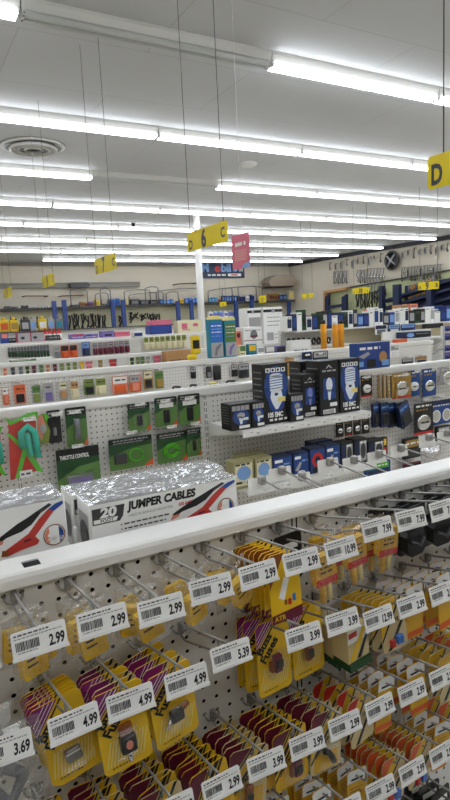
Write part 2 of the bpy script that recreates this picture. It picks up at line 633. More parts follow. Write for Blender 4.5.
def display_hook(label, group, loc, price, L=.165, rise=.026, low=.135, rot=None, tilt=.28):
    t = thing('display_hook', label, 'peg hook', loc, rot, group)
    obj('bracket', cached('hb', hook_base, 'bracket'), t)
    obj('label_rod', cached(('ht', L, rise), lambda mb: hook_top(mb, L, rise), 'label_rod'), t)
    if low:
        obj('product_rod', cached(('hl', low, rise), lambda mb: hook_low(mb, low, rise * .75), 'product_rod'), t)
    q = obj('price_tag', cached(('pt', price), lambda mb: price_mesh(mb, price), 'price_tag'), t, (0, -L - .006, rise + .003), (-tilt, 0, rng.uniform(-.05, .05)))
    q['label'] = ('white price tag reading %s' % price) if price else 'blank back of a white label holder'
    if not price:
        MB().box(-.008, .008, -L - .004, -L + .012, rise - .012, rise + .008, 'wire_steel', .002).build('clip', t)
    return t


# ------------------------------------------------------------------ carded goods hung on the hooks (origin: hang hole)
def outline(w, top, bot, k=.006):
    h = w / 2
    return [(-h, bot + k), (-h + k, bot), (h - k, bot), (h, bot + k), (h, top - k), (h - k, top), (-h + k, top), (-h, top - k)]


def ribs(mb, w, b0, b1, m, c):
    a = -w / 2 + .004
    while a < w / 2 - .014:
        mb.flat([(a, b0), (a + .0018, b0), (a + .0118, b1), (a + .010, b1)], c, m)
        a += .0048


def card_buss(mb, back=False):
    w, top, bot, c = .071, .010, -.116, .0012
    mb.prism(outline(w, top, bot), -.0008, .0008, 'yellow_card')
    h = w / 2
    mb.flat([(-h, -.034), (.004, top), (-h + .006, top), (-h, top - .006)], c, 'purple_card')
    for k in (0, 1, 2):
        z0 = -.030 + .0075 * k
        x1 = -h + (top - z0) * .0395 / .044
        mb.flat([(-h + .0003, z0), (-h + .0003, z0 + .0014), (x1 - .0016, top - .0004), (x1, top - .0004)], c + .0003, 'white_print')
    mb.flat([(.008, top), (.0115, top), (-h, -.042), (-h, -.038)], c, 'black_print')
    mb.text('Buss', .0205, -.0270, -.044, c, 'black_print', ang=.84, bold=.04)
    mb.text('Fuses', .0205, -.0200, -.060, c, 'black_print', ang=.84, bold=.04)
    ribs(mb, w, -.104, -.066, 'pale_yellow', c)
    mb.dashes(-.024, .004, -.1085, .0018, c, 'black_print', seed=4)


def card_maroon(mb, alt=False, corner='maroon_card'):
    w, top, bot, c = .066, .010, -.100, .0012
    h = w / 2
    mb.prism(outline(w, top, bot), -.0008, .0008, 'yellow_card' if alt else 'tan_card')
    mb.flat([(-h, -.042), (.002, top), (-h + .006, top), (-h, top - .006)], c, corner)
    mb.flat([(.004, top), (.0075, top), (-h, -.050), (-h, -.0455)], c, 'black_print')
    mb.flat([(.013, top), (.022, top), (-h, -.066), (-h, -.056)], c, 'yellow_card' if not alt else 'black_print')
    mb.flat([(.024, top), (.029, top), (-h, -.080), (-h, -.074)], c, 'black_print')
    mb.text('Bussmann', .0105, -.022, -.070, c, 'black_print', ang=.86, bold=.03)
    mb.text('20A', .010, .008, -.040, c, 'black_print', bold=.03)
    mb.rect(-.026, .026, -.095, -.064, c, 'amber_card')
    mb.dashes(-.022, .018, -.0980, .0014, c, 'black_print', seed=9)


def card_stripe(mb, corner='orange_card'):
    w, top, bot, c = .060, .010, -.088, .0012
    h = w / 2
    mb.prism(outline(w, top, bot), -.0008, .0008, 'tan_card')
    mb.flat([(-h, -.034), (0, top), (-h + .006, top), (-h, top - .006)], c, corner)
    mb.flat([(.002, top), (.020, top), (-h, -.058), (-h, -.037)], c, 'yellow_card')
    mb.flat([(.021, top), (.026, top), (-h, -.066), (-h, -.060)], c, 'black_print')
    mb.text('15A', .011, .004, -.036, c, 'black_print', bold=.03)
    mb.flat([(h, -.02), (h, -.03), (-.01, -.085), (-.02, -.085)], c, 'black_print')


def card_white(mb):
    w, top, bot, c = .042, .012, -.098, .0012
    h = w / 2
    mb.prism(outline(w, top, bot, .004), -.0010, .0010, 'amber_card')
    mb.flat([(-h, -.013), (h, -.013), (h, top - .004), (h - .004, top), (-h + .004, top), (-h, top - .004)], c, 'white_print')
    mb.rect(-.013, .013, -.0085, -.0045, c + .0003, 'black_print')
    for k in range(4):
        mb.dashes(-.014, .012 - .004 * (k % 2), -.026 - .006 * k, .0018, c, 'brown_card', seed=k)
    mb.rect(-h, h, -.094, -.082, c, 'orange_card')


def card_brown(mb):
    w, top, bot, c = .058, .010, -.100, .0012
    h = w / 2
    mb.prism(outline(w, top, bot), -.0008, .0008, 'yellow_card')
    mb.flat([(-h, -.045), (.002, top), (-h + .006, top), (-h, top - .006)], c, 'brown_card')
    mb.flat([(.016, top), (.021, top), (.006, -.012), (.001, -.012)], c, 'black_print')
    mb.flat([(-h, -.100), (h, -.100), (h, -.082), (-h, -.086)], c, 'maroon_card')
    mb.text('ATR', .011, -h + .004, -.096, c + .0003, 'yellow_card', bold=.03)
    mb.flat([(-.014, -.06), (-.002, -.03), (.008, -.034), (-.004, -.066)], c, 'white_print')
    mb.rect(.012, .018, -.072, -.060, c, 'bright_blue')
    mb.rect(.003, .009, -.076, -.066, c, 'red_card')
    mb.rect(-.004, .001, -.074, -.066, c, 'brown_card')


def card_mini(mb):
    mb.prism(outline(.036, -.022, -.066, .003), -.006, .006, 'yellow_card')
    for k in range(3):
        mb.rect(-.012, -.004 + .004 * k, -.034 - .008 * k, -.031 - .008 * k, .0063, 'black_print')
    mb.rect(.003, .014, -.062, -.046, .0063, 'amber_card')


def mini_bag(mb):
    mb.pillow(-.029, .029, -.078, .010, .011, 'clear_bag', seed=3)


def tube_card(mb):
    mb.prism(outline(.044, -.012, -.062, .002), -.007, .007, 'amber_card')
    mb.rect(-.022, .022, -.062, -.050, .0073, 'red_card')
    for k in range(3):
        mb.dashes(-.012, .012, -.026 - .008 * k, .003, .0073, 'black_print', seed=k)
    mb.tube([(-.006, 0, -.062), (-.006, 0, -.095)], .006, 'amber_card')
    mb.tube([(.008, 0, -.062), (.008, 0, -.092)], .005, 'pale_yellow')


def tube_bag(mb):
    mb.pillow(-.025, .025, -.104, .010, .013, 'clear_bag', seed=5)


def black_card(mb):
    mb.prism(outline(.058, .010, -.030, .003), -.001, .001, 'black_print')
    mb.rect(-.02, .02, -.02, -.008, .0013, 'white_print')
    mb.prism(outline(.050, -.032, -.082, .01), -.010, .008, 'black_plastic')
    mb.tube([(-.018, -.012, -.05), (0, -.018, -.06), (.016, -.012, -.05)], .004, 'dark_grey')


def grey_bag(mb):
    mb.prism(outline(.05, .008, -.02, .003), -.001, .001, 'white_print')
    mb.tube([(-.02, 0, -.06), (0, 0, -.09), (.02, 0, -.06), (.0, 0, -.04)], .008, 'grey_plastic')


def box_pack(mb):
    mb.box(-.026, .026, -.020, .020, -.078, -.016, 'tan_card', .001)
    mb.rect(-.026, .026, -.040, -.016, .0204, 'white_print')
    mb.flat([(-.024, -.074), (.010, -.018), (.022, -.018), (-.012, -.074)], .0206, 'yellow_card')
    mb.flat([(-.006, -.074), (.024, -.024), (.026, -.030), (.004, -.074)], .0208, 'black_print')
    mb.rect(-.024, -.004, -.030, -.02, .0209, 'red_card')
    mb.box(-.026, .026, -.024, .018, -.092, -.078, 'dark_green')
    mb.prism([(-.02, -.016), (.02, -.016), (.008, .010), (-.008, .010)], -.001, .001, 'clear_plastic')


def comp_chip(mb):
    mb.box(-.011, .011, -.008, 0, -.010, .010, 'dull_metal', .002)
    mb.rect(-.010, .010, .004, .0068, .0083, 'white_print')


def comp_relay(mb):
    mb.box(-.011, .011, -.013, 0, -.014, .012, 'black_plastic', .002)
    mb.tube([(0, -.006, -.014), (0, -.008, -.028)], .004, 'chrome')
    mb.disc(0, 0, .005, .007, .0134, 'salmon')
    mb.box(-.009, .009, -.007, 0, .012, .026, 'brown_card')


def comp_holder(mb):
    mb.box(-.011, .010, -.012, 0, -.008, .010, 'black_plastic', .002)
    mb.tube([(-.010, -.006, -.002), (-.019, -.007, -.012)], .003, 'chrome')
    mb.tube([(.009, -.006, .006), (.020, -.005, .011)], .004, 'brown_card')


def comp_block(mb):
    mb.box(-.006, .010, -.011, 0, -.016, .014, 'maroon_card', .002)
    mb.box(-.012, -.006, -.008, 0, -.014, .004, 'brown_card', .001)
    mb.box(-.004, .008, -.014, -.011, -.006, .006, 'black_plastic')


def comp_fuse(mb):
    mb.box(-.007, .007, -.010, 0, -.018, .016, 'brown_card', .003)
    mb.box(-.005, .005, -.013, -.01, -.01, .004, 'black_plastic')


def comp_curve(mb):
    mb.tube([(-.012, -.007, .012), (-.004, -.008, .008), (.004, -.008, -.002), (.010, -.007, -.014)], .0055, 'black_plastic')


def comp_color(mb):
    mb.box(-.014, -.004, -.007, 0, -.008, .006, 'red_card', .001)
    mb.box(.0, .014, -.009, 0, -.006, .010, 'bright_blue', .001)


def blister(mb):
    mb.box(-.020, .020, -.016, 0, -.024, .024, 'clear_plastic', .005)


KIND = {
    'buss': (card_buss, 'yellow fuse card with purple corner', 'fuse_card'),
    'violet': (lambda mb: card_maroon(mb, False, 'purple_card'), 'tan fuse card with purple corner', 'fuse_card'),
    'maroon': (card_maroon, 'tan fuse card with maroon corner', 'fuse_card'),
    'gold': (lambda mb: card_maroon(mb, True), 'yellow fuse card with maroon corner', 'fuse_card'),
    'orange': (card_stripe, 'tan fuse card with orange corner', 'fuse_card'),
    'red': (lambda mb: card_stripe(mb, 'red_card'), 'tan fuse card with red corner', 'fuse_card'),
    'amber': (lambda mb: card_stripe(mb, 'amber_card'), 'tan fuse card with amber stripes', 'fuse_card'),
    'white': (card_white, 'narrow amber card with white header', 'fuse_card'),
    'brown': (card_brown, 'yellow fuse card with brown corner', 'fuse_card'),
    'mini': (card_mini, 'yellow fuse pack in clear bag', 'fuse_pack'),
    'tube': (tube_card, 'amber and red pack in clear bag', 'fuse_pack'),
    'black': (black_card, 'black carded part with white label', 'carded_part'),
    'bag': (grey_bag, 'clear bag of grey fittings', 'fitting_bag'),
    'box': (box_pack, 'small striped box with green base', 'fuse_box'),
}
BAGS = {'mini': mini_bag, 'tube': tube_bag, 'bag': lambda mb: mb.pillow(-.05, .05, -.125, .010, .022, 'clear_bag', seed=8)}
COMP = {'chip': (comp_chip, -.078, 'square grey metal flasher'), 'relay': (comp_relay, -.072, 'black circuit breaker with chrome stud'),
        'holder': (comp_holder, -.066, 'black part with chrome prong'), 'block': (comp_block, -.062, 'dark maroon fuse block'),
        'fuse': (comp_fuse, -.068, 'dark brown fuse'), 'curve': (comp_curve, -.066, 'curved black part'), 'color': (comp_color, -.070, 'red and blue fuses')}


def hang(kind, n, comp, hookloc, rise, where, L1=.125, L0=.03, yaw=.0, spread=.09, roll=0, hyaw=0):
    """n packs on one hook, the front one at distance L1 from the board, the last near L0; where names the hook"""
    kinds = kind.split('+')
    kind = kinds[0]
    step = (L1 - L0) / max(n - 1, 1)
    if kind in ('mini', 'tube', 'box', 'black', 'bag'):
        step = max(step, .046 if kind == 'bag' else .033 if kind == 'mini' else .028)
    for k in range(n):
        kind = kinds[k % len(kinds)] if k else kinds[0]
        fn, desc, nm = KIND[kind]
        L = L1 - k * step
        if L < .012:
            break
        z = -.0165 + rise * .75 * max(0, L - .024) / .111
        ps = '%s from front' % ORD[k + 1] if k else 'frontmost'
        lab = '%s, %s on %s' % (desc, ps, where)
        rz = yaw + rng.uniform(-spread, spread)
        ry = roll + rng.uniform(-spread, spread) * .8
        jx = rng.uniform(-.003, .003)
        if kind == 'mini':
            rz += rng.uniform(-.5, .5)
            ry += rng.uniform(-.3, .3)
        o = obj(nm, cached(('card', kind), fn, nm), None, (hookloc[0] + jx + L * math.sin(hyaw), hookloc[1] - L, hookloc[2] + z), (rng.uniform(-.05, .10), ry, rz))
        tag(o, lab, 'packet', 'packs on ' + where)
        if kind in BAGS:
            q = obj('clear_bag', cached(('bag', kind), BAGS[kind], 'clear_bag'), o)
            q['label'] = 'crinkled clear plastic bag'
        if comp and k == 0:
            cf, cz, cl = COMP[comp]
            y = -.0012
            p = obj('fuse', cached(('comp', comp), cf, 'fuse'), o, (rng.uniform(-.003, .006), y, cz))
            p['label'] = cl
            obj('blister', cached('blister', blister, 'blister'), o, (0, y, cz))


# rows: (row name, [(hole index, hole row, price, rise, [packs...])])
R2, R3, R4 = .026, .034, .042
ROLL = {(1.5, 5): -.26, (4.5, 5): -.12, (7.5, 5): -.2, (9.5, 12): -.1, (6.5, 12): -.15}
HYAW = {(1.5, 5): .032, (4.5, 5): .014, (7.5, 5): .036, (6.5, 0): .01}
HOOKS = [
    ('top', [(-2.5, 0, '2.99', R2, [('mini', 2, None)]),
             (.5, 0, '2.99', R2, [('mini', 3, None)]), (3.5, 0, '2.99', R2, [('mini', 3, None)]), (6.5, 0, '2.99', .018, [('mini', 4, None)]),
             (9.5, 0, '2.99', R2, [('mini', 2, None)]), (12.5, 0, '2.99', R2, [('mini', 3, None)]), (15.5, 0, '2.99', R2, [('brown', 8, None)]),
             (18.5, 0, '10.99', R2, [('tube+black', 2, None)]), (21.5, 0, '7.99', R4, [('tube', 3, None)]), (24.5, 0, '7.99', R4, [('tube', 4, None)]),
             (27.5, 0, '7.99', R4, [('black', 4, None)]), (30.5, 0, '8.99', R4, [('black', 4, None)]), (33.5, 0, '8.99', R4, [('black', 4, None)]),
             (36.5, 0, '9.99', R4, [('black', 3, None)])]),
    ('second', [(-1.5, 5, '3.69', R3, [('bag', 2, None)]),
                (1.5, 5, '4.99', R3, [('buss', 7, 'chip')]), (4.5, 5, '4.99', R3, [('buss+violet+violet', 6, 'relay')]), (7.5, 5, '4.99', R3, [('buss+violet', 5, 'holder')]),
                (10.5, 5, '5.39', .048, []), (15.5, 5, '3.99', R3, [('buss', 3, 'block')]), (18.5, 5, '3.99', R3, [('buss', 4, 'fuse')]),
                (21.5, 6, '12.99', R4, [('box', 3, None)]), (24.5, 6, '2.99', R4, [('amber', 7, 'color')]), (27.5, 6, '2.99', R4, [('white', 4, None)]),
                (30.5, 6, '2.99', R4, [('white', 4, None)]), (33.5, 6, '2.99', R4, [('white', 4, None)]), (36.5, 6, '2.99', R4, [('orange', 4, None)])]),
    ('third', [(.5, 12, '3.99', R3, [('gold', 3, None)]), (3.5, 12, '3.99', R3, [('maroon+gold', 6, 'fuse')]), (6.5, 12, '3.99', R3, [('maroon+gold', 6, 'block')]), (9.5, 12, '2.99', R3, [('gold', 7, None)]),
               (12.5, 12, '3.99', R3, [('maroon', 6, 'fuse')]), (15.5, 12, '3.99', R3, [('gold', 6, 'block')]), (18.5, 12, '2.99', R3, [('maroon', 5, 'curve')]),
               (21.5, 12, '2.99', R3, [('red', 4, None)]), (24.5, 12, '2.99', R3, [('white', 4, None)]), (27.5, 12, '2.99', R3, [('white', 4, None)]),
               (30.5, 12, '2.99', R3, [('amber', 5, None)]), (33.5, 12, '2.99', R3, [('orange', 5, None)])]),
    ('fourth', [(12.5, 18, '2.99', R3, [('white', 4, None)]), (15.5, 18, '2.99', R3, [('white', 4, None)]), (18.5, 18, '2.99', R3, [('white', 4, None)]), (21.5, 18, '2.99', R3, [('white', 4, None)]),
                (24.5, 18, '2.99', R3, [('orange', 7, 'color')]), (27.5, 18, '2.99', R3, [('orange', 7, 'color')]), (30.5, 18, '2.99', R3, [('white', 4, None)]), (33.5, 18, '2.99', R3, [('orange', 4, None)])]),
    ('fifth', [(21.5, 24, '3.99', R3, [('black', 4, None)]), (24.5, 24, '3.99', R3, [('black', 4, None)]), (27.5, 24, '3.99', R3, [('black', 4, None)]), (30.5, 24, '3.99', R3, [('black', 4, None)])]),
]
for rname, hs in HOOKS:
    for i, (ix, ir, price, rise, packs) in enumerate(hs):
        loc = (ix * IN, 0, G1Z - .05 - ir * IN)
        where = '%s hook, %s row' % (ORD[i + 1], rname)
        display_hook('steel peg hook tagged %s, %s from the left in the %s hook row' % (price, ORD[i + 1], rname), 'price-tagged hooks, %s row' % rname, loc, price, rise=rise, rot=(0, 0, HYAW.get((ix, ir), 0)))
        hy = HYAW.get((ix, ir), 0)
        for kind, n, comp in packs:
            L1, L0 = .128, .03
            if kind in ('mini', 'black', 'box'):
                L1 = .105
            elif kind == 'white':
                L1 = .112
            elif kind == 'tube':
                L1 = .118
            elif kind == 'bag':
                L1, L0 = .13, .05
            elif ix == 18.5 and ir == 5:
                L1, L0 = .075, .02
            elif ix == 15.5 and ir == 5:
                L1 = .085
            elif ix == 1.5 and ir == 5:
                L1 = .095
            hang(kind, n, comp, loc, rise, where, L1=L1, L0=L0, spread=.15 if ir == 12 else .09, roll=ROLL.get((ix, ir), -.04), hyaw=hy * .3)

# unseen gondola added behind the viewer to keep light off the lower hooks
g0 = gondola('pegboard_gondola', 'unseen gondola added behind the viewer to keep light off the hooks', [-3.2, -2.2, -1.2, -.2, .8, 1.8, 2.8], -1.95, .05, 1.37, 2, hole_n=4)
MB().box(-3.15, 2.75, -1.895, -1.70, .2, 1.3, 'dark_grey', .02).build('light_block', g0)  # dark block added in place of stocked goods, stops bounced light

# ------------------------------------------------------------------ behind the front gondola: jumper cable cartons, rear hooks
def clamp_print(mb, fr, x0, z0, s, sy, c, badge):
    """printed picture of a black and a red battery clamp; s scales it"""
    P = lambda pts: [(x0 + a * s, z0 + b * sy) for a, b in pts]
    mb.flat(P([(.02, .30), (.16, .42), (.40, .50), (.56, .62), (.72, .86), (.66, .92), (.50, .80), (.34, .70), (.08, .48), (.0, .40)]), c, 'black_print', fr)
    mb.flat(P([(-.04, .22), (.10, .30), (.12, .38), (.0, .36)]), c + .0002, 'salmon', fr)
    mb.flat(P([(.16, -.02), (.36, .06), (.62, .12), (.66, .20), (.60, .32), (.76, .58), (.92, .84), (.84, .92), (.68, .72), (.50, .42), (.40, .34), (.14, .14)]), c + .0004, 'red_plastic', fr)
    mb.flat(P([(.84, .92), (.92, .84), (1.08, .98), (1.08, 1.06), (.96, 1.02)]), c + .0004, 'blue_plastic', fr)
    mb.flat(P([(.66, .92), (.72, .86), (.90, 1.00), (.86, 1.06)]), c + .0003, 'dark_grey', fr)
    mb.flat(P([(.42, .22), (.56, .26), (.50, .30), (.42, .28)]), c + .0006, 'maroon_card', fr)
    mb.flat(P([(.06, .0), (.16, -.02), (.18, .12), (.08, .14)]), c + .0005, 'brown_card', fr)
    if badge:
        ca, cb, r = x0 + .90 * s, z0 + .26 * sy, .018
        mb.disc(ca, cb, r, r, c + .0006, 'brown_card', fr)
        mb.disc(ca, cb, r * .9, r * .9, c + .0007, 'white_print', fr)
        mb.flat([(ca + r * .86 * math.cos(t), cb + r * .86 * math.sin(t)) for t in [math.radians(-60 + 15 * k) for k in range(9)]], c + .0008, 'deep_blue', fr)
        mb.flat([(ca + r * .86 * math.cos(t), cb + r * .86 * math.sin(t)) for t in [math.radians(120 + 15 * k) for k in range(9)]], c + .0008, 'salmon', fr)
        mb.text('4', r * 1.5, ca - r * .25, cb - r * .35, c + .001, 'white_print', fr, bold=.05, align='c', shear=.2)
        mb.text('GAUGE', r * .42, ca + r * .12, cb - r * .5, c + .001, 'white_print', fr, bold=.02, align='c')


def carton(label, x0, x1, y0, depth, zb, zt, kind):
    zb += .0005
    cx = (x0 + x1) / 2
    w, h = x1 - x0, zt - zb
    t = thing('jumper_cable_carton', label, 'carton', (cx, y0, zb), None)
    fr = Fr((0, 0, 0))
    s, s2 = (.100, .068) if kind != 'text' else (.122, .062)
    mb = MB()
    mb.box(-w / 2, w / 2, 0, depth, 0, h, 'white_print', .002)
    mb.rect(-w / 2 + .002, w / 2 - .002, .004, .02, .0004, 'grey_card', fr)
    c = .0006
    if kind == 'text':
        a0 = -w / 2
        mb.flat([(a0 + .004, h - .036), (a0 + .052, h - .036), (a0 + .058, h - .028), (a0 + .062, h - .008), (a0 + .004, h - .008)], c, 'dark_grey', fr)
        mb.flat([(a0 + .006, h - .034), (a0 + .046, h - .034), (a0 + .049, h - .027), (a0 + .006, h - .027)], c + .0002, 'white_print', fr)
        mb.text('20', .0225, a0 + .017, h - .0245, c + .0003, 'white_print', fr, xs=1.25, bold=.05, shear=.15)
        mb.text('FOOT', .0075, a0 + .018, h - .0332, c + .0004, 'black_print', fr, xs=1.15, bold=.02)
        mb.text('JUMPER CABLES', .0200, a0 + .066, h - .0205, c, 'black_print', fr, xs=.92, bold=.05, shear=.12)
        mb.text('CABLES DE ARRANQUE PARA BATERIA', .0068, a0 + .067, h - .0330, c, 'grey_print', fr, xs=.72)
        mb.text('500 AMP', .0085, a0 + .163, h - .0330, c, 'red_print', fr, xs=.85, bold=.03, shear=.1)
        for k in range(6):
            b = h - .045 - .0085 * k
            mb.disc(a0 + .054, b + .0012, .0016, .0016, c, 'red_print', fr, 8)
            mb.dashes(a0 + .059, a0 + .145 - .008 * (k % 3), b, .0026, c, 'dark_grey', fr, 20 + k)
        clamp_print(mb, fr, w / 2 - s * 1.12, h - .005 - 1.06 * s2, s, s2, c, True)
        mb.dashes(-w / 2 + .05, w / 2 - .06, .03, .003, c, 'grey_print', fr, 3)
        sd = Fr((-w / 2, 0, 0), (0, -1, 0))
        mb.rect(-depth + .012, -.012, h - .10, h - .02, c, 'grey_card', sd)
        mb.disc(-depth / 2, h - .06, .026, .026, c + .0002, 'dark_grey', sd)
        tp = Fr((0, depth / 2, h), (1, 0, 0), (0, 1, 0))
        mb.rect(-.04, .14, -.01, .012, c, 'grey_card', tp)
    else:
        clamp_print(mb, fr, w / 2 - s * 1.12, h - .005 - 1.06 * s2, s, s2, c, True)
        for k in range(3):
            mb.dashes(-w / 2 + .03, w / 2 - .05, h - .118 - .008 * k, .003, c, 'grey_print', fr, 40 + k)
    mb.add([(-w / 2, 0, h + .0003), (w / 2, 0, h + .0003), (w / 2, depth, h + .0003), (-w / 2, depth, h + .0003)], [(0, 1, 2, 3)], 'grey_print')
    mb.build('carton', t)
    # crinkled shrink film over the top and down the edges
    fm = MB()
    rg = random.Random(int(x1 * 1000))
    nx, ny = 34, 12
    vs, fs = [], []
    for j in range(ny + 1):
        for i in range(nx + 1):
            edge = i in (0, nx) or j in (0, ny)
            vs.append((-w / 2 - .001 + (w + .002) * i / nx, -.001 + (depth + .002) * j / ny, h + .0006 + (0 if edge else rg.uniform(0, .0042))))
    for j in range(ny):
        for i in range(nx):
            k = j * (nx + 1) + i
            fs.append((k, k + 1, k + nx + 2, k + nx + 1))
    fm.add(vs, fs, 'shrink_film', False)
    q = fm.build('shrink_film', t)
    q['label'] = 'crinkled clear shrink film over the carton top'
    return t


carton('white jumper cable carton with printed black and red clamps, cut by the frame edge', -.245, .121, .098, .10, 1.235, 1.419, 'pic')
carton('white twenty foot jumper cable carton, nearest to the white gondola cap', .158, .445, .093, .075, 1.235, 1.397, 'text')
carton('white jumper cable carton standing behind the twenty foot one, only its shiny top showing', .150, .462, .172, .075, 1.235, 1.397, 'text')
t = thing('small_bottle', 'small red and green bottle in the gap between two jumper cable cartons', 'bottle', (.137, .115, 1.235))
MB().lathe([(.008, 0), (.008, .055), (.003, .062)], 'green_card').build('body', t)
MB().lathe([(.0085, .002), (.0085, .03)], 'red_card').build('label_band', t)
MB().lathe([(.004, .062), (.004, .12), (.002, .125)], 'white_plastic').build('nozzle', t)

for i, (px, py) in enumerate([(262, 486), (282, 476), (302, 482), (330, 467), (354, 465), (379, 459), (401, 453), (429, 442), (447, 438), (470, 433)]):
    p = atY(px, py, .27)
    z = round((1.32 - (p.z - .030)) / IN)
    display_hook('steel hook behind the front gondola with blank tag back, %s from the left' % ORD[i + 1], 'hooks on the rear of the front gondola',
                 (p.x, .0628, p.z - .010), None, L=.21, rise=.026, low=None, rot=(0, 0, math.pi), tilt=-.1)

# ------------------------------------------------------------------ second gondola
G2Y, G2Z = 1.75, 1.362
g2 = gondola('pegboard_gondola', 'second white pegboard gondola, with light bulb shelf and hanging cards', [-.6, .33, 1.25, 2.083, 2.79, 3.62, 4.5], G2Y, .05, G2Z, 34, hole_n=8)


def shelf_on(g, x0, x1, yf, yb, z, tags=0):
    z -= .001
    mb = MB()
    mb.box(x0, x1, yf, yb - .002, z - .018, z, 'enamel')
    mb.box(x0, x1, yf - .006, yf, z - .030, z + .002, 'enamel')
    for x in (x0, x1 - .003):
        mb.prism([(yf + .02, z - .018), (yb, z - .018), (yb, z - .075), (yb - .06, z - .06)], 0, .003, 'enamel', Fr((x, 0, 0), (0, 1, 0), (0, 0, 1)))
    mb.build('shelf', g)
    for k in range(tags):
        a = x0 + (x1 - x0) * (k + .35) / tags
        q = MB()
        q.prism([(0, -.012), (.055, -.012), (.055, .012), (0, .012)], 0, .001, 'tag_white')
        q.text('7.99' if k % 2 else '9.99', .012, .052, -.007, .0013, 'dark_grey', xs=.7, bold=.02, align='r')
        q.dashes(.003, .022, .003, .002, .0013, 'dark_grey', seed=k)
        q.build('price_tag', g, (a, yf - .0062, z - .014))


shelf_on(g2, 1.262, 2.045, 1.42, 1.748, 1.183, 8)
shelf_on(g2, 1.262, 2.06, 1.40, 1.748, .912, 6)


def bulb_box(label, px0, px1, ytop, Y, zb, depth, style):
    a = atY(px0, ytop, Y)
    b = atY(px1, ytop, Y)
    x0, x1 = a.x, b.x
    w = x1 - x0
    h = (a.z + b.z) / 2 - zb
    t = thing('light_bulb_box', label, 'box', ((x0 + x1) / 2, Y, zb), None, 'light bulb boxes on the second gondola shelf')
    mb = MB()
    mb.box(-w / 2, w / 2, 0, depth, 0, h, 'black_print', .002)
    c = .0005
    sd = Fr((-w / 2, 0, 0), (0, -1, 0))
    for k in range(7):
        mb.dashes(-depth + .015, -.015, h * (.85 - .1 * k), h * .02, c, 'grey_print', sd, k)
    fr = Fr()
    if style == 'tall':
        mb.disc(0, h * .62, w * .47, h * .34, c, 'blue_card', fr)
        mb.disc(0, h * .34, w * .32, h * .15, c + .0001, 'deep_blue', fr)
        mb.disc(0, h * .70, w * .34, h * .20, c + .0001, 'deep_blue', fr)
        for k in range(4):
            mb.rect(-w * .40 + w * .205 * k, -w * .40 + w * .205 * k + w * .17, h * .86, h * .93, c + .0003, 'white_print', fr)
            mb.rect(-w * .36 + w * .205 * k, -w * .36 + w * .205 * k + w * .08, h * .875, h * .915, c + .0004, 'navy_card', fr)
        for k in range(6):
            b = h * (.55 + .043 * k)
            mb.flat([(-w * .25, b), (w * .25, b + h * .014), (w * .27, b + h * .042), (-w * .25, b + h * .030)], c + .0003, 'bulb_white', fr)
            mb.flat([(-w * .23, b + h * .030), (w * .25, b + h * .042), (w * .23, b + h * .047), (-w * .22, b + h * .036)], c + .0004, 'light_blue', fr)
        mb.disc(0, h * .81, w * .23, h * .03, c + .0003, 'bulb_white', fr)
        mb.flat([(-w * .20, h * .56), (w * .20, h * .56), (w * .26, h * .42), (w * .22, h * .36), (w * .05, h * .24), (-w * .05, h * .24), (-w * .18, h * .36), (-w * .24, h * .44)], c + .0003, 'bulb_white', fr)
        mb.rect(w * .05, w * .36, h * .36, h * .44, c + .0005, 'pale_yellow', fr)
        mb.disc(0, h * .49, w * .08, h * .025, c + .0005, 'navy_card', fr)
        mb.text('105 EMC', h * .11, -w * .36, h * .115, c + .0004, 'white_print', fr, xs=.75, bold=.05)
        mb.dashes(-w * .3, w * .42, h * .05, h * .035, c + .0004, 'white_print', fr, 4)
    elif style == 'mid':
        mb.flat([(-w * .34, h * .30), (w * .34, h * .30), (w * .30, h * .68), (-w * .30, h * .68)], c, 'blue_card', fr)
        mb.flat([(-w * .18, h * .86), (0, h * .93), (w * .18, h * .86), (w * .1, h * .86), (0, h * .895), (-w * .1, h * .86)], c, 'grey_card', fr)
        mb.dashes(-w * .36, w * .36, h * .80, h * .03, c + .0003, 'grey_card', fr, 5)
        mb.disc(0, h * .56, w * .17, h * .13, c + .0003, 'bulb_blue' if w < .11 else 'bulb_white', fr)
        mb.flat([(-w * .10, h * .47), (w * .10, h * .47), (w * .05, h * .28), (-w * .05, h * .28)], c + .0003, 'bulb_blue' if w < .11 else 'bulb_white', fr)
        mb.rect(w * .02, w * .40, h * .16, h * .23, c + .0003, 'white_print', fr)
        mb.rect(-w * .34, w * .3, h * .03, h * .11, c + .0003, 'white_print', fr)
        for k in range(9):
            mb.rect(-w * .3 + w * .06 * k, -w * .3 + w * .06 * k + w * .03, h * .035, h * .1, c + .0004, 'black_print', fr)
    else:
        mb.disc(0, h * .5, w * .40, h * .30, c, 'blue_card', fr)
        for k in range(4):
            mb.rect(-w * .42 + w * .215 * k, -w * .42 + w * .215 * k + w * .185, h * .74, h * .92, c + .0003, 'grey_card', fr)
        mb.disc(0, h * .55, w * .20, h * .11, c + .0003, 'grey_card', fr)
        mb.flat([(-w * .12, h * .50), (w * .12, h * .50), (w * .05, h * .22), (-w * .05, h * .22)], c + .0003, 'bulb_white', fr)
        mb.rect(w * .06, w * .36, h * .36, h * .46, c + .0003, 'white_print', fr)
        mb.rect(-w * .1, w * .42, h * .06, h * .17, c + .0003, 'white_print', fr)
    mb.build('carton', t)
    return t


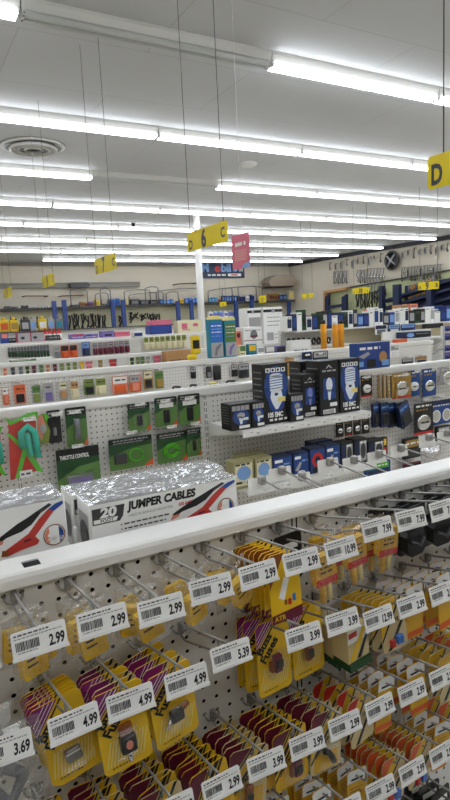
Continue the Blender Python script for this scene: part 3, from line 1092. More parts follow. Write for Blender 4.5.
ZS = 1.183
bulb_box('black small bulb box at the left end of the bulb shelf', 230, 250.5, 403.5, 1.45, ZS, .09, 'small')
bulb_box('black small bulb box, second from the left end of the bulb shelf', 251.5, 264.5, 401.5, 1.452, ZS, .09, 'small')
bulb_box('tall black and blue bulb box printed 105, left of the small fourth box', 262.5, 287.5, 363.5, 1.475, ZS, .10, 'tall')
bulb_box('black small bulb box between the tall 105 box and the purple bulb box', 290, 303.5, 393.5, 1.45, ZS, .045, 'small')
bulb_box('black mid-sized bulb box with a purple bulb printed on it', 302, 316.8, 374, 1.50, ZS, .10, 'mid')
bulb_box('black bulb box standing behind the purple bulb box', 300, 316, 361, 1.63, ZS, .10, 'mid')
bulb_box('tall black bulb box with a pale candle bulb, beside the rightmost tall box', 319, 338, 360.5, 1.475, ZS, .11, 'mid')
bulb_box('tall black and blue bulb box with spiral bulb at the shelf right end', 339.5, 359.5, 358.5, 1.475, ZS, .11, 'tall')


def carton_box(name, label, cat, group, px0, px1, ytop, Y, zb, depth, body, deco, parent=None):
    a = atY(px0, ytop, Y)
    b = atY(px1, ytop, Y)
    w, h = b.x - a.x, (a.z + b.z) / 2 - zb
    if h < .03: print('LOWBOX', label, h)
    h = max(h, .03)
    mb = MB()
    mb.box(-w / 2, w / 2, 0, depth, 0, h, body, min(.002, w * .05))
    for d in deco:
        if d[0] == 'r':
            mb.rect(-w / 2 + w * d[1], -w / 2 + w * d[2], h * d[3], h * d[4], .0006 + .0003 * deco.index(d), d[5])
        elif d[0] == 'd':
            mb.disc(-w / 2 + w * d[1], h * d[2], w * d[3], h * d[4], .0006 + .0003 * deco.index(d), d[5])
        elif d[0] == 't':
            mb.dashes(-w / 2 + w * d[1], -w / 2 + w * d[2], h * d[3], h * d[4], .0006 + .0003 * deco.index(d), d[5], seed=int(px0))
        elif d[0] == 'p':
            mb.flat([(-w / 2 + w * q[0], h * q[1]) for q in d[1]], .0006 + .0003 * deco.index(d), d[2])
    o = mb.build(name, None, ((a.x + b.x) / 2, Y, zb))
    return tag(o, label, cat, group)


DT = [('r', .08, .92, .1, .9, 'cream_card'), ('d', .5, .55, .34, .26, 'light_blue'), ('t', .1, .8, .84, .06, 'dark_grey'), ('d', .75, .2, .14, .1, 'teal_card'), ('t', .1, .5, .18, .08, 'dark_grey')]
DB = [('r', .04, .96, .06, .94, 'blue_card'), ('p', [(.1, .3), (.4, .62), (.55, .58), (.3, .22)], 'grey_card'), ('t', .1, .5, .74, .12, 'white_print'), ('t', .55, .92, .62, .07, 'light_blue'), ('d', .5, .14, .26, .12, 'white_print'), ('d', .5, .14, .16, .07, 'black_print')]
DR = [('r', .04, .96, .06, .94, 'blue_card'), ('d', .5, .52, .36, .3, 'red_card'), ('d', .5, .52, .18, .16, 'navy_card'), ('t', .3, .7, .3, .08, 'red_card'), ('d', .4, .14, .26, .12, 'black_print')]
DW = [('r', .42, .94, .1, .9, 'grey_card'), ('d', .68, .5, .2, .3, 'dark_grey'), ('r', .05, .36, .1, .9, 'navy_card'), ('t', .45, .9, .8, .08, 'white_print')]
Z3 = .912
GR = 'small boxes on the lower shelf of the second gondola'
for (a, b, yt, Y, body, deco, lab) in [
        (233, 253.5, 461, 1.43, 'khaki', DT, 'small olive box with a pale round picture at the left end of the lower shelf'),
        (255, 272, 457.5, 1.43, 'khaki', DT, 'small olive box beside the first blue box on the lower shelf'),
        (240, 266, 454, 1.55, 'khaki', DT, 'olive box standing behind the two front olive boxes'),
        (272.5, 292, 456, 1.425, 'navy_card', DB, 'blue lamp box first after the olive boxes'),
        (293, 308.5, 452.5, 1.425, 'navy_card', DB, 'blue lamp box left of the box with a red picture'),
        (309.5, 325, 448, 1.425, 'navy_card', DR, 'blue box with a red ring picture on the lower shelf'),
        (325.5, 340, 444.5, 1.425, 'navy_card', DB, 'blue lamp box right of the box with a red picture'),
        (313, 333, 441, 1.55, 'navy_card', DB, 'blue box standing behind the red ring box'),
        (341, 353, 442, 1.425, 'black_print', DW, 'black and white lamp box, first right of the blue boxes'),
        (354, 367, 438.5, 1.425, 'black_print', DW, 'black and white lamp box, second right of the blue boxes'),
        (368, 384, 440, 1.44, 'black_print', DW, 'black and grey lamp box, third right of the blue boxes')]:
    carton_box('lamp_box', lab, 'box', GR, a, b, yt, Y, Z3, .075, body, deco)


# ------------------------------------------------------------------ carded goods on the second gondola
def simple_hook(label, x, y, z, group, L=.06, gz=None):
    x = (round(x / IN - .5) + .5) * IN
    SM = (-.6, .33, 1.25, 2.083, 2.79, 3.62, 4.5) if gz is None else (0, 1.0, 2.17, 3.05, 3.97, 4.9)
    if min(abs(x - q) for q in SM) < .026:
        x += IN * (1 if x > min(SM, key=lambda q: abs(q - x)) else -1)
    gz = gz or G2Z
    z = gz - .05 - IN * max(0, round((gz - .05 - z) / IN))
    t = thing('short_hook', label, 'peg hook', (x, y, z), None, group)
    mb = MB()
    mb.tube([(-.0127, .002, 0), (-.0127, -.004, 0), (0, -.006, -.006), (.0127, -.004, 0), (.0127, .002, 0)], .0018, 'wire_steel', 5)
    mb.tube([(0, -.005, -.004), (0, -L, .002), (0, -L - .002, .010)], .0019, 'wire_steel', 5)
    mb.build('wire', t)
    q = MB()
    q.prism([(-.02, -.007), (.03, -.007), (.03, .009), (-.02, .009)], 0, .001, 'tag_white')
    q.dashes(-.017, .01, .003, .0025, .0013, 'dark_grey', seed=int(x * 100))
    q.text('3.99', .009, .028, -.005, .0013, 'dark_grey', xs=.7, align='r')
    q.build('price_tag', t, (0, -L - .004, .012))
    return t


def hung(name, label, cat, group, px0, px1, yt, yb, Y, fn, hook=True, rest=None, hl=None):
    """a flat pack hanging in front of a board at depth Y; fn(mb, w, h) draws it with its top centre at the origin"""
    xm = (px0 + px1) / 2
    a = atY(px0, (yt + yb) / 2, Y)
    b = atY(px1, (yt + yb) / 2, Y)
    tp = atY(xm, yt, Y)
    bt = atY(xm, yb, Y)
    w, h = b.x - a.x, tp.z - bt.z
    mb = MB()
    fn(mb, w, h)
    o = mb.build(name, None, ((a.x + b.x) / 2, Y, tp.z))
    tag(o, label, cat, group)
    return o, tp, w, h


def d_throttle(pic, txt=None, head=.22):
    def fn(mb, w, h):
        mb.prism(outline(w, 0, -h, .004), -.001, .001, 'dark_green')
        c = .0013
        mb.rect(-w / 2, w / 2, -h, -h * head, c, 'green_card')
        mb.flat([(-w / 2, -h * .55), (0, -h * .35), (w / 2, -h * .30), (w / 2, -h * .20), (-w / 2, -h * .2)], c + .0002, 'dark_green')
        mb.rect(-w / 2, w / 2, -h * head, -.003, c, 'black_print')
        mb.flat([(-w * .5, -h * head), (w * .5, -h * head), (w * .2, -h * (head + .09)), (-w * .5, -h * (head + .05))], c, 'black_print')
        if txt:
            mb.text(txt, h * .10, -w * .42, -h * .19, c + .0004, 'white_print', xs=.52, bold=.03)
        else:
            mb.dashes(-w * .4, w * .4, -h * .10, h * .04, c + .0003, 'grey_card', seed=int(w * 1e4))
            mb.dashes(-w * .4, w * .3, -h * .17, h * .03, c + .0003, 'grey_card', seed=int(h * 1e4))
        mb.flat([(w * .5, -h), (w * .5, -h * .78), (w * .28, -h)], c + .0004, 'orange_card')
        if pic == 'tube':
            mb.tube([(0, -.012, -h * .3), (0, -.012, -h * .82)], w * .13, 'grey_plastic', 10)
            mb.box(-w * .2, w * .2, -.02, 0, -h * .88, -h * .26, 'clear_plastic', .004)
        elif pic == 'clamp':
            mb.box(-w * .3, w * .32, -.016, 0, -h * .78, -h * .50, 'grey_plastic', .004)
            mb.rect(-w * .2, w * .25, -h * .62, -h * .55, .0165, 'violet_card')
            mb.box(-w * .36, w * .38, -.022, 0, -h * .84, -h * .42, 'clear_plastic', .004)
        elif pic == 'cable':
            mb.tube([(w * .10 + w * .16 * math.cos(t), -.008, -h * .58 + h * .2 * math.sin(t)) for t in [k * .5 for k in range(13)]], .003, 'lime_green', 6)
            mb.box(-w * .40, -w * .12, -.014, 0, -h * .8, -h * .48, 'dark_grey', .004)
        elif pic == 'cable2':
            for r in (.12, .16, .2):
                mb.tube([(-w * .05 + w * r * 1.3 * math.cos(t), -.008, -h * .6 + h * r * 1.2 * math.sin(t)) for t in [k * .5 for k in range(13)]], .0025, 'lime_green', 6)
        elif pic == 'white':
            mb.rect(-w * .3, w * .34, -h * .36, -h * .20, .0018, 'white_print')
            mb.box(-w * .14, w * .14, -.012, 0, -h * .88, -h * .42, 'black_plastic', .004)
        else:
            mb.box(-w * .10, w * .14, -.012, 0, -h * .8, -h * .42, 'black_plastic', .004)
            mb.box(-w * .3, w * .3, -.018, 0, -h * .86, -h * .36, 'clear_plastic', .004)
        return mb
    return fn


def d_dark(mb, w, h):
    mb.prism(outline(w, 0, -h, .004), -.001, .001, 'black_print')
    mb.dashes(-w * .4, w * .4, -h * .12, h * .05, .0014, 'grey_card', seed=3)
    mb.dashes(-w * .4, w * .4, -h * .22, h * .04, .0014, 'grey_card', seed=4)
    mb.box(-w * .12, w * .12, -.01, 0, -h * .78, -h * .52, 'grey_plastic', .003)


def d_redbag(mb, w, h):
    mb.prism([(-w * .5, -h), (w * .30, -h * .92), (w * .42, -h * .1), (-w * .4, -h * .12)], -.0015, .0015, 'red_card')
    c = .002
    mb.flat([(-w * .5, -h * .02), (-w * .36, -h * .16), (w * .40, -h * .04), (w * .46, -h * .16), (w * .5, 0), (w * .2, -h * .0), (-w * .3, -h * .10)], c, 'lime_green')
    mb.flat([(w * .02, -h * .46), (w * .42, -h * .86), (w * .5, -h * .96), (w * .30, -h * .92), (-w * .10, -h * .52)], c + .001, 'lime_green')
    mb.flat([(-w * .5, -h * .28), (-w * .40, -h * .28), (w * .12, -h * .56), (w * .02, -h * .62)], c + .001, 'lime_green')
    mb.flat([(-w * .02, -h * .5), (w * .08, -h * .56), (-w * .22, -h * .98), (-w * .36, -h * .98)], c + .0015, 'lime_green')
    mb.tube([(-w * .06, -.012, -h * .52), (-w * .08, -.016, -h * .28), (w * .12, -.018, -h * .20), (w * .32, -.016, -h * .30), (w * .36, -.014, -h * .70)], w * .11, 'aqua_card', 8)
    mb.tube([(w * .10, -.012, -h * .30), (w * .16, -.012, -h * .66)], w * .10, 'aqua_card', 8)
    mb.rect(-w * .22, w * .16, -h * .99, -h * .88, .006, 'white_print')
    mb.dashes(-w * .18, w * .1, -h * .95, h * .03, .0064, 'dark_grey')


def d_greenbag(mb, w, h):
    mb.prism([(-w * .5, -h), (w * .3, -h), (w * .5, -h * .6), (w * .1, 0), (-w * .3, -h * .1)], -.001, .001, 'olive_card')
    mb.flat([(-w * .3, -h * .1), (w * .0, -h * .05), (w * .2, -h * .4), (-w * .2, -h * .9), (-w * .45, -h * .6)], .0015, 'salmon')
    mb.flat([(w * .1, -h * .0), (w * .5, -h * .1), (w * .3, -h * .3)], .002, 'lime_green')
    mb.disc(0, -h * .5, w * .25, h * .15, .002, 'grey_card')


GB = 'carded throttle parts on the second gondola'
cards2 = [
    ('carded_part', 'black and green card with a clear cylinder, nearest the frame edge of its row', 66, 87, 407, 446, d_throttle('tube', head=.26)),
    ('carded_part', 'black narrow card just right of the red and green bag', 47.5, 61, 410, 443, d_dark),
    ('carded_part', 'wide black and green card reading THROTTLE CONTROL', 57.5, 100.5, 447, 502, d_throttle('clamp', 'THROTTLE CONTROL', .24)),
    ('carded_part', 'black topped card with white label, leftmost of the three above the yellow cable card', 128, 150, 403, 431, d_throttle('part', head=.3)),
    ('carded_part', 'green card with a white bottle top, middle of three in the upper row', 155, 177, 397, 426, d_throttle('white', head=.2)),
    ('carded_part', 'dark green card with pale label beside the gondola seam', 178.5, 200, 394, 424, d_throttle('white', head=.34)),
    ('carded_part', 'wide green card with a yellow coiled cable', 109, 152.5, 437, 468, d_throttle('cable', head=.18)),
    ('carded_part', 'wide green card with pale looped cables, below the middle upper card', 157, 187, 432, 462, d_throttle('cable2', head=.2)),
    ('carded_part', 'dark card with red part, lowest by the gondola seam', 186.5, 201, 428, 456, d_throttle('part', head=.34)),
]
for i, (nm, lab, a, b, yt, yb, fn) in enumerate(cards2):
    o, tp, w, h = hung(nm, lab, 'packet', GB, a, b, yt, yb, G2Y - .045 - (.012 if i in (2,) else 0) - (.008 if i == 8 else 0), fn)
    simple_hook('short steel hook with price tag holding the %s carded throttle part' % ORD[i + 1], o.location.x, G2Y, tp.z + .004, 'short hooks on the second gondola', .055)
o, tp, w, h = hung('toy_bag', 'crinkled clear bag of red, lime green and teal plastic pieces', 'bag', None, 7, 41, 413, 478, G2Y - .10, d_redbag)
mb = MB()
mb.pillow(-w * .56, w * .58, -h * 1.02, h * .05, .030, 'clear_plastic', seed=11)
mb.build('clear_bag', o)
simple_hook('long steel hook holding the red and green toy bag', o.location.x, G2Y, tp.z, 'short hooks on the second gondola', .11)
o, tp, w, h = hung('toy_bag', 'olive and salmon bag half hidden behind the red and green toy bag', 'bag', None, 36, 50, 413, 444, G2Y - .075, d_greenbag)
o, tp, w, h = hung('toy_bag', 'teal and green bag cut by the frame edge', 'bag', None, -18, 4, 428, 480, G2Y - .09, d_redbag)


# right part: mirrors and cards
def d_mirror(card, lens, red=True):
    def fn(mb, w, h):
        mb.prism(outline(w, 0, -h, .004), -.001, .001, card)
        c = .0014
        mb.dashes(-w * .4, w * .4, -h * .12, h * .06, c, 'white_print', seed=int(w * 9999))
        mb.dashes(-w * .4, w * .2, -h * .24, h * .05, c, 'gold_card', seed=int(h * 9999))
        if red:
            mb.rect(-w / 2, w / 2, -h, -h * .92, c, 'red_card')
        mb.lathe([(w * .36, 0), (w * .36, .006), (w * .30, .010), (.001, .012)], lens, (0, 0, 0), 18)
        k = len(mb.v)
        n = 18 * 4
        for i in range(k - n, k):
            x, y, z = mb.v[i]
            mb.v[i] = (x, -.001 - z, -h * .62 + y * .8)
        mb.dashes(-w * .2, w * .2, -h * .64, h * .05, .016, 'dark_grey', seed=5)
    return fn


def d_goldcard(mb, w, h):
    mb.prism(outline(w, 0, -h, .004), -.004, .004, 'gold_card')
    mb.rect(-w / 2, w / 2, -h, -h * .90, .0044, 'red_card')
    mb.flat([(-w * .5, -h * .1), (-w * .3, 0), (-w * .3, -h * .85), (-w * .5, -h * .85)], .0046, 'brown_card')


def d_bluepack(mb, w, h):
    mb.prism(outline(w, 0, -h, .004), -.012, .006, 'navy_card')
    mb.rect(-w * .45, w * .45, -h * .3, -h * .05, .0064, 'blue_card')
    mb.dashes(-w * .4, w * .4, -h * .2, h * .06, .0068, 'light_blue', seed=2)
    mb.box(-w * .4, w * .4, -.012, 0, -h * .9, -h * .4, 'black_plastic', .004)


def d_twin(mb, w, h):
    mb.prism(outline(w, 0, -h, .004), -.001, .001, 'blue_card')
    mb.rect(-w * .5, w * .5, -h * .16, 0, .0013, 'navy_card')
    mb.dashes(-w * .4, w * .4, -h * .24, h * .05, .0014, 'white_print', seed=7)
    for s in (-1, 1):
        mb.disc(s * w * .24, -h * .64, w * .2, h * .26, .002, 'white_print')
        mb.disc(s * w * .24, -h * .64, w * .16, h * .21, .0024, 'chrome')


GM = 'mirror cards hanging on the right of the second gondola'
G2R = [
    ('mirror_card', 'black card with a white round mirror, left of the brown cards', 361, 372, 375, 397, .05, d_mirror('black_print', 'white_plastic')),
    ('mirror_card', 'big round chrome mirror on a red based card before the brown cards', 392, 411, 373, 398, .14, d_mirror('gold_card', 'chrome')),
    ('mirror_card', 'blue card with white oval mirror, just left of the white seam', 408, 419.5, 370.5, 396, .05, d_mirror('blue_card', 'white_plastic', False)),
    ('mirror_card', 'blue card with chrome oval mirror, just right of the white seam', 422.5, 436, 368.5, 396, .05, d_mirror('blue_card', 'chrome', False)),
    ('mirror_card', 'black card with silver oval mirror and red base in the second mirror row', 414, 433, 403, 434, .07, d_mirror('black_print', 'chrome')),
    ('mirror_card', 'wide blue card with two round mirrors', 430.5, 452, 400, 424, .05, d_twin),
    ('mirror_card', 'chrome mirror hanging topmost by the frame edge', 440, 456, 368, 384, .05, d_mirror('grey_card', 'chrome', False)),
]
for i, (nm, lab, a, b, yt, yb, dY, fn) in enumerate(G2R):
    o, tp, w, h = hung(nm, lab, 'mirror', GM, a, b, yt, yb, G2Y - dY, fn)
    simple_hook('steel hook with price tag holding the %s mirror card' % ORD[i + 1], o.location.x, G2Y, tp.z + .004, 'hooks of the mirror cards', dY + .012)
for k in range(5):
    o, tp, w, h = hung('mirror_card', 'brown edged mirror card, %s from the left in the brown bunch' % ORD[k + 1], 'mirror', 'brown mirror cards', 373.5 + 4.2 * k, 384 + 4.2 * k, 375 + .2 * k, 398, G2Y - .05 - .016 * k, d_goldcard)
    o.rotation_euler = (0, .10, .9)
for k in range(4):
    o, tp, w, h = hung('wiring_pack', 'dark blue wiring pack, %s from the left in the row under the brown cards' % ORD[k + 1], 'packet', 'dark blue wiring packs', 372 + 7.8 * k, 380.5 + 7.8 * k, 403, 427, G2Y - .05 - .012 * (k % 2), d_bluepack)
    o.rotation_euler = (0, rng.uniform(-.15, .1), rng.uniform(-.2, .2))
o, tp, w, h = hung('wiring_pack', 'blue and black pack tilted at the right end of the dark blue packs', 'packet', 'dark blue wiring packs', 396, 409, 404, 428, G2Y - .10, d_bluepack)
o.rotation_euler = (0, -.35, .2)
for k in range(4):
    o, tp, w, h = hung('lamp_card', 'small black lamp card, %s from the left under the bulb shelf end' % ORD[k + 1], 'packet', 'small lamp cards under the bulb shelf', 336 + 8.6 * k, 343.5 + 8.6 * k, 420.5 - 1.2 * k, 437 - 1.2 * k, G2Y - .05, d_mirror('black_print', 'chrome', k == 1))


def d_box3(c1, c2, c3):
    def fn(mb, w, h):
        mb.prism(outline(w, 0, -h, .003), -.02, .004, c1)
        mb.rect(-w * .42, w * .42, -h * .45, -h * .08, .0044, c2)
        mb.dashes(-w * .36, w * .36, -h * .3, h * .1, .0048, 'white_print', seed=1)
        mb.rect(-w * .42, w * .42, -h * .92, -h * .55, .0044, c3)
    return fn


for k, (a, b, yt, yb, f3) in enumerate([(361, 372, 441, 459, d_box3('dark_grey', 'grey_card', 'navy_card')), (373, 387, 438, 456, d_box3('black_print', 'yellow_card', 'red_card')),
                                         (404, 420, 438, 458, d_box3('black_print', 'gold_card', 'dark_grey')), (437, 450, 426, 440, d_box3('black_print', 'grey_card', 'dark_grey')),
                                         (366, 390, 462, 476, d_box3('blue_card', 'lime_green', 'navy_card')), (405, 422, 463, 476, d_box3('maroon_card', 'black_print', 'dark_grey'))]):
    hung('accessory_pack', 'small %s accessory pack beyond the front gondola cap' % ['grey and navy', 'black, yellow and red', 'black and gold', 'black and grey by the frame edge', 'blue and lime', 'maroon and black'][k],
         'packet', 'accessory packs low on the second gondola', a, b, yt, yb, G2Y - .06, f3)
o, tp, w, h = hung('foil_pouch', 'shiny silver foil pouch seen over the front gondola cap', 'pouch', None, 421, 441, 447, 468, G2Y - .20, lambda mb, w, h: mb.pillow(-w / 2, w / 2, -h, 0, .03, 'foil', n=8, seed=4))
simple_hook('long steel hook holding the silver foil pouch', o.location.x, G2Y, tp.z, 'short hooks on the second gondola', .21)

# things lying and standing on the second gondola cap
carton_box('tool_box_carton', 'large blue tool carton standing on the second gondola cap', 'carton', None, 356, 390, 342.5, G2Y - .005, G2Z + .0008, .06, 'blue_card',
           [('r', .02, .98, .03, .97, 'deep_blue'), ('t', .1, .7, .74, .1, 'white_print'), ('p', [(.06, .5), (.34, .66), (.4, .56), (.2, .4)], 'grey_card'), ('r', .3, .56, .06, .36, 'black_print'), ('d', .78, .42, .12, .22, 'kraft'), ('r', .04, .2, .1, .3, 'light_blue'), ('r', .74, .96, .08, .3, 'light_blue')])
for k, (a, b, yt, c, lab) in enumerate([(169, 183, 383, 'black_plastic', 'clear pack with a black strap lying on the second gondola cap, leftmost'), (187, 199, 380.5, 'black_plastic', 'clear pack with black clip on the second gondola cap, middle left'),
                                        (206, 219, 377, 'pale_yellow', 'clear pack with a pale yellow part on the second gondola cap'), (222, 238, 376, 'black_plastic', 'clear pack with dark parts on the second gondola cap, rightmost')]):
    p = atY((a + b) / 2, yt + 4, G2Y + .03)
    w = atY(b, yt, G2Y + .03).x - atY(a, yt, G2Y + .03).x
    t = thing('blister_pack', lab, 'packet', (p.x, G2Y + .024, G2Z + .0008), None, 'packs lying on the second gondola cap')
    MB().box(-w / 2, w / 2, -.024, .020, .0003, .003, 'white_print').build('card', t)
    mb = MB()
    mb.tube([(-w * .3, -.006, .010), (-w * .1, .006, .014), (w * .1, -.008, .012), (w * .3, .004, .010)], .006, c, 6)
    mb.build('part_inside', t)
    MB().box(-w * .44, w * .44, -.02, .018, .0032, .024, 'clear_plastic', .005).build('blister', t)

# ------------------------------------------------------------------ third to sixth gondolas
G3Y, G4Y, G5Y = 3.5, 5.2, 7.0
G3Z, G4Z = 1.372, 1.372
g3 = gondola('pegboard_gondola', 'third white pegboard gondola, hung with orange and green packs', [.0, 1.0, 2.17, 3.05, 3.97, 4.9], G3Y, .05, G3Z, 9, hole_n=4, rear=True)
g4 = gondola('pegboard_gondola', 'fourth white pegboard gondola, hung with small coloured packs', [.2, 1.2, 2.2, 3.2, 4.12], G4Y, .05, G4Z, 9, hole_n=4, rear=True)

def pk_card(c1, c2, c3, bump=.012):
    def fn(mb, w, h):
        mb.prism(outline(w, 0, -h, .006), -.001, .001, c1)
        mb.rect(-w * .44, w * .44, -h * .42, -h * .04, .0014, c2)
        mb.dashes(-w * .3, w * .36, -h * .26, h * .08, .0018, 'dark_grey', seed=int(w * 5e4))
        mb.box(-w * .34, w * .34, -bump, 0, -h * .92, -h * .48, c3, .004)
    return fn


def hung_row(name, cat, group, what, rows, Y):
    """rows: (px0, px1, ytop, ybottom, description, fn)"""
    for i, (a, b, yt, yb, lab, fn) in enumerate(rows):
        o, tp, w, h = hung(name, lab, cat, group, a, b, yt, yb, Y, fn)
        if what:
            simple_hook('short steel hook with small tag above the %s pack on the third gondola' % ORD[i + 1], o.location.x, G3Y, tp.z + .006, 'short hooks on the third gondola', .04, G3Z)


hung_row('hanging_pack', 'packet', 'packs on the third gondola', 'hooks', [
    (2.5, 9, 387, 405, 'narrow orange and white pack, leftmost on the third gondola', pk_card('orange_card', 'white_print', 'salmon')),
    (14, 26, 384.5, 404, 'wide orange pack with a black stripe, second on the third gondola', pk_card('salmon', 'orange_card', 'black_plastic')),
    (32, 41, 385, 403, 'green pack on the third gondola beside the grey pack', pk_card('grey_card', 'green_card', 'olive_card')),
    (44, 53.5, 383, 402, 'grey pack on the third gondola beside the green pack', pk_card('grey_card', 'grey_card', 'violet_card')),
    (59, 67.5, 381.5, 400, 'tan pack, first of two tan packs left of the black pot pack', pk_card('grey_card', 'cream_card', 'kraft')),
    (70.5, 79, 381, 399, 'tan pack, second of two tan packs left of the black pot pack', pk_card('cream_card', 'kraft', 'cream_card')),
    (84, 94, 379, 395, 'black and green pack like a small pot on the third gondola', pk_card('green_card', 'olive_card', 'black_plastic', .03)),
    (95.5, 106.5, 378, 395, 'cream and green banded pack right of the black pot pack', pk_card('cream_card', 'olive_card', 'cream_card', .03)),
    (112, 128, 376, 394, 'wide orange pack with black shapes, mid third gondola', pk_card('salmon', 'white_print', 'orange_card')),
    (129.5, 141, 375, 392, 'orange and grey pack right of the wide orange pack', pk_card('orange_card', 'grey_card', 'salmon')),
    (143.5, 153, 370.5, 389, 'golden tan pack with dark picture on the third gondola', pk_card('gold_card', 'cream_card', 'black_plastic')),
    (155, 163.5, 371, 388.5, 'olive green pack at the right end of the packs', pk_card('olive_card', 'green_card', 'gold_card')),
    (190.5, 196, 367, 378.5, 'narrow black pack, first on the third gondola after the seam', pk_card('black_print', 'grey_card', 'black_plastic')),
    (206, 211.5, 366.5, 378, 'narrow black pack, second on the third gondola after the seam', pk_card('black_print', 'dark_grey', 'grey_plastic')),
    (213, 221, 365.5, 380, 'black pack, third on the third gondola after the seam', pk_card('black_print', 'dark_grey', 'black_plastic')),
    (231.5, 237.5, 364.5, 376.5, 'narrow black pack, fourth on the third gondola after the seam', pk_card('black_print', 'grey_card', 'black_plastic')),
    (238.5, 249, 363.5, 378, 'grey and black pack just left of the tall bulb box', pk_card('dark_grey', 'grey_card', 'black_plastic')),
    (285, 294, 358, 376, 'tan pack seen between two bulb boxes', pk_card('gold_card', 'kraft', 'gold_card')),
    (302, 312, 352, 368, 'blue and black pack peeking over the bulb boxes', pk_card('deep_blue', 'black_print', 'navy_card')),
    (313, 328, 351, 366, 'dark pack peeking over the middle bulb boxes', pk_card('black_print', 'grey_card', 'navy_card')),
    (390, 399, 345, 358, 'white small pack at the right end of the third gondola', pk_card('white_print', 'grey_card', 'white_plastic')),
    (402, 413, 358, 366, 'black strap pack low at the right end of the third gondola', pk_card('black_print', 'grey_card', 'black_plastic')),
    (415, 427, 356, 364, 'grey and tan pack low at the right end of the third gondola', pk_card('grey_card', 'kraft', 'black_plastic')),
], G3Y - .03)

cols4 = [('salmon', 'pink'), ('dark_grey', 'dark grey'), ('grey_plastic', 'grey'), ('dark_green', 'dark green'), ('maroon_card', 'dark maroon'), ('green_card', 'green'), ('salmon', 'pink topped'), ('maroon_card', 'maroon'), ('olive_card', 'olive'), ('green_card', 'leaf green'), ('olive_card', 'pale olive'),
         ('yellow_card', 'yellow'), ('pink_card', 'rose'), ('gold_card', 'gold'), ('red_card', 'red and grey'), ('dark_green', 'deep green'), ('olive_card', 'dull green'), ('green_card', 'mid green'), ('grey_card', 'pale grey'), ('pink_card', 'pale pink')]
xs4 = [5, 13, 21, 27.5, 34, 41.5, 48, 55, 62, 68.5, 75, 82, 89, 100.5, 113, 132, 138, 142.5, 148, 157]
for k, (cx, (cc, cn)) in enumerate(zip(xs4, cols4)):
    yt = 368.2 - .083 * cx
    hw = 2.2 if cx not in (89, 113, 157) else 4.2
    hung('small_pack', '%s small pack, %s from the left on the fourth gondola' % (cn, ORD[k + 1]), 'packet', 'small packs on the fourth gondola',
         cx - hw, cx + hw, yt, yt + 9, G4Y - .03, pk_card('grey_card' if k % 3 else 'cream_card', cc, cc))


def standing(name, label, cat, group, px0, px1, ytop, Y, zb, depth, body, deco=()):
    return carton_box(name, label, cat, group, px0, px1, ytop, Y, zb, depth, body, list(deco))


# tall teal cartons, yellow pack and cardboard carton on the third and fourth caps
for k, (a, b, yt, c2, lab) in enumerate([(209, 222, 319.5, 'bright_blue', 'tall teal and blue hose carton, left of the pair on the third gondola cap'), (224, 235.5, 320.5, 'green_card', 'tall teal carton with green upper front, right of the pair')]):
    o = standing('hose_carton', lab, 'carton', 'hose cartons on the third gondola cap', a, b, yt, G3Y - .008, G3Z + .0008, .065, 'teal_card',
                 [('r', .06, .98, .42, .92, c2), ('t', .14, .9, .82, .03, 'white_print'), ('t', .14, .9, .74, .025, 'light_blue'), ('t', .14, .9, .66, .025, 'white_print'), ('t', .14, .8, .56, .02, 'light_blue'),
                  ('r', .06, .98, .03, .40, 'grey_card'), ('p', [(.3, .06), (.5, .06), (.56, .2), (.86, .32), (.78, .38), (.4, .27)], 'grey_plastic' if k == 0 else 'violet_card')])
    tp = MB()
    w = atY(b, yt, G3Y).x - atY(a, yt, G3Y).x
    h = atY(a, yt, G3Y).z - G3Z
    tp.prism([(-w * .5, 0), (w * .5, 0), (w * .42, .022), (w * .1, .028), (-w * .3, .024)], -.06, -.002, 'pale_yellow', Fr((0, 0, h + .0005)))
    q = tp.build('top_flap', o)
    q['label'] = 'pale yellow top flap'
t = thing('yellow_pump_pack', 'yellow pack with rounded lower end, left of the teal cartons', 'packet', (atY(196, 350, G3Y).x, G3Y + .025, G3Z + .0008))
MB().box(-.07, .02, -.015, .02, 0, .045, 'yellow_plastic', .012).build('lower_body', t)
mb = MB().box(-.03, .055, -.012, .02, .0452, .20, 'yellow_plastic', .01)
mb.rect(-.02, .04, .09, .16, .0125, 'black_print')
mb.build('upper_body', t)
def d_solid(c, c2, d=.06):
    def fn(mb, w, h):
        mb.box(-w / 2, w / 2, -d, 0, -h, 0, c, .002)
        mb.rect(-w * .42, w * .42, -h * .5, -h * .08, d + .0006, c2)
        mb.dashes(-w * .36, w * .3, -h * .75, h * .08, d + .001, 'dark_grey', seed=int(w * 1e4))
    return fn


hung('cardboard_carton', 'plain brown cardboard carton against the fourth gondola face', 'carton', None, 162, 191, 350, 363, G4Y - .0145, d_solid('kraft', 'kraft', .12))
standing('flat_carton', 'long flat white and green carton lying on the fourth gondola cap', 'carton', None, 9, 52, 358.5, G4Y - .005, G4Z + .0008, .06, 'white_print', [('r', .0, .62, .1, .75, 'green_card'), ('t', .05, .5, .4, .2, 'white_print')])
for k, px in enumerate((324, 335.5, 341.5)):
    p = atY(px, 349, G3Y + .025)
    top = atY(px, 320 if k != 1 else 321, G3Y + .025).z
    t = thing('grease_tube', 'tall orange yellow tube with black cap, %s of three on the third gondola cap' % ['leftmost', 'middle', 'rightmost'][k], 'tube', (p.x, G3Y + .025, G3Z + .0008), None, 'orange yellow tubes')
    hh = top - G3Z
    MB().lathe([(.028, 0), (.028, hh * .82), (.024, hh * .86)], 'orange_plastic').build('barrel', t)
    MB().lathe([(.020, hh * .86), (.020, hh * .97), (.012, hh)], 'black_plastic' if k != 1 else 'white_plastic').build('cap', t)
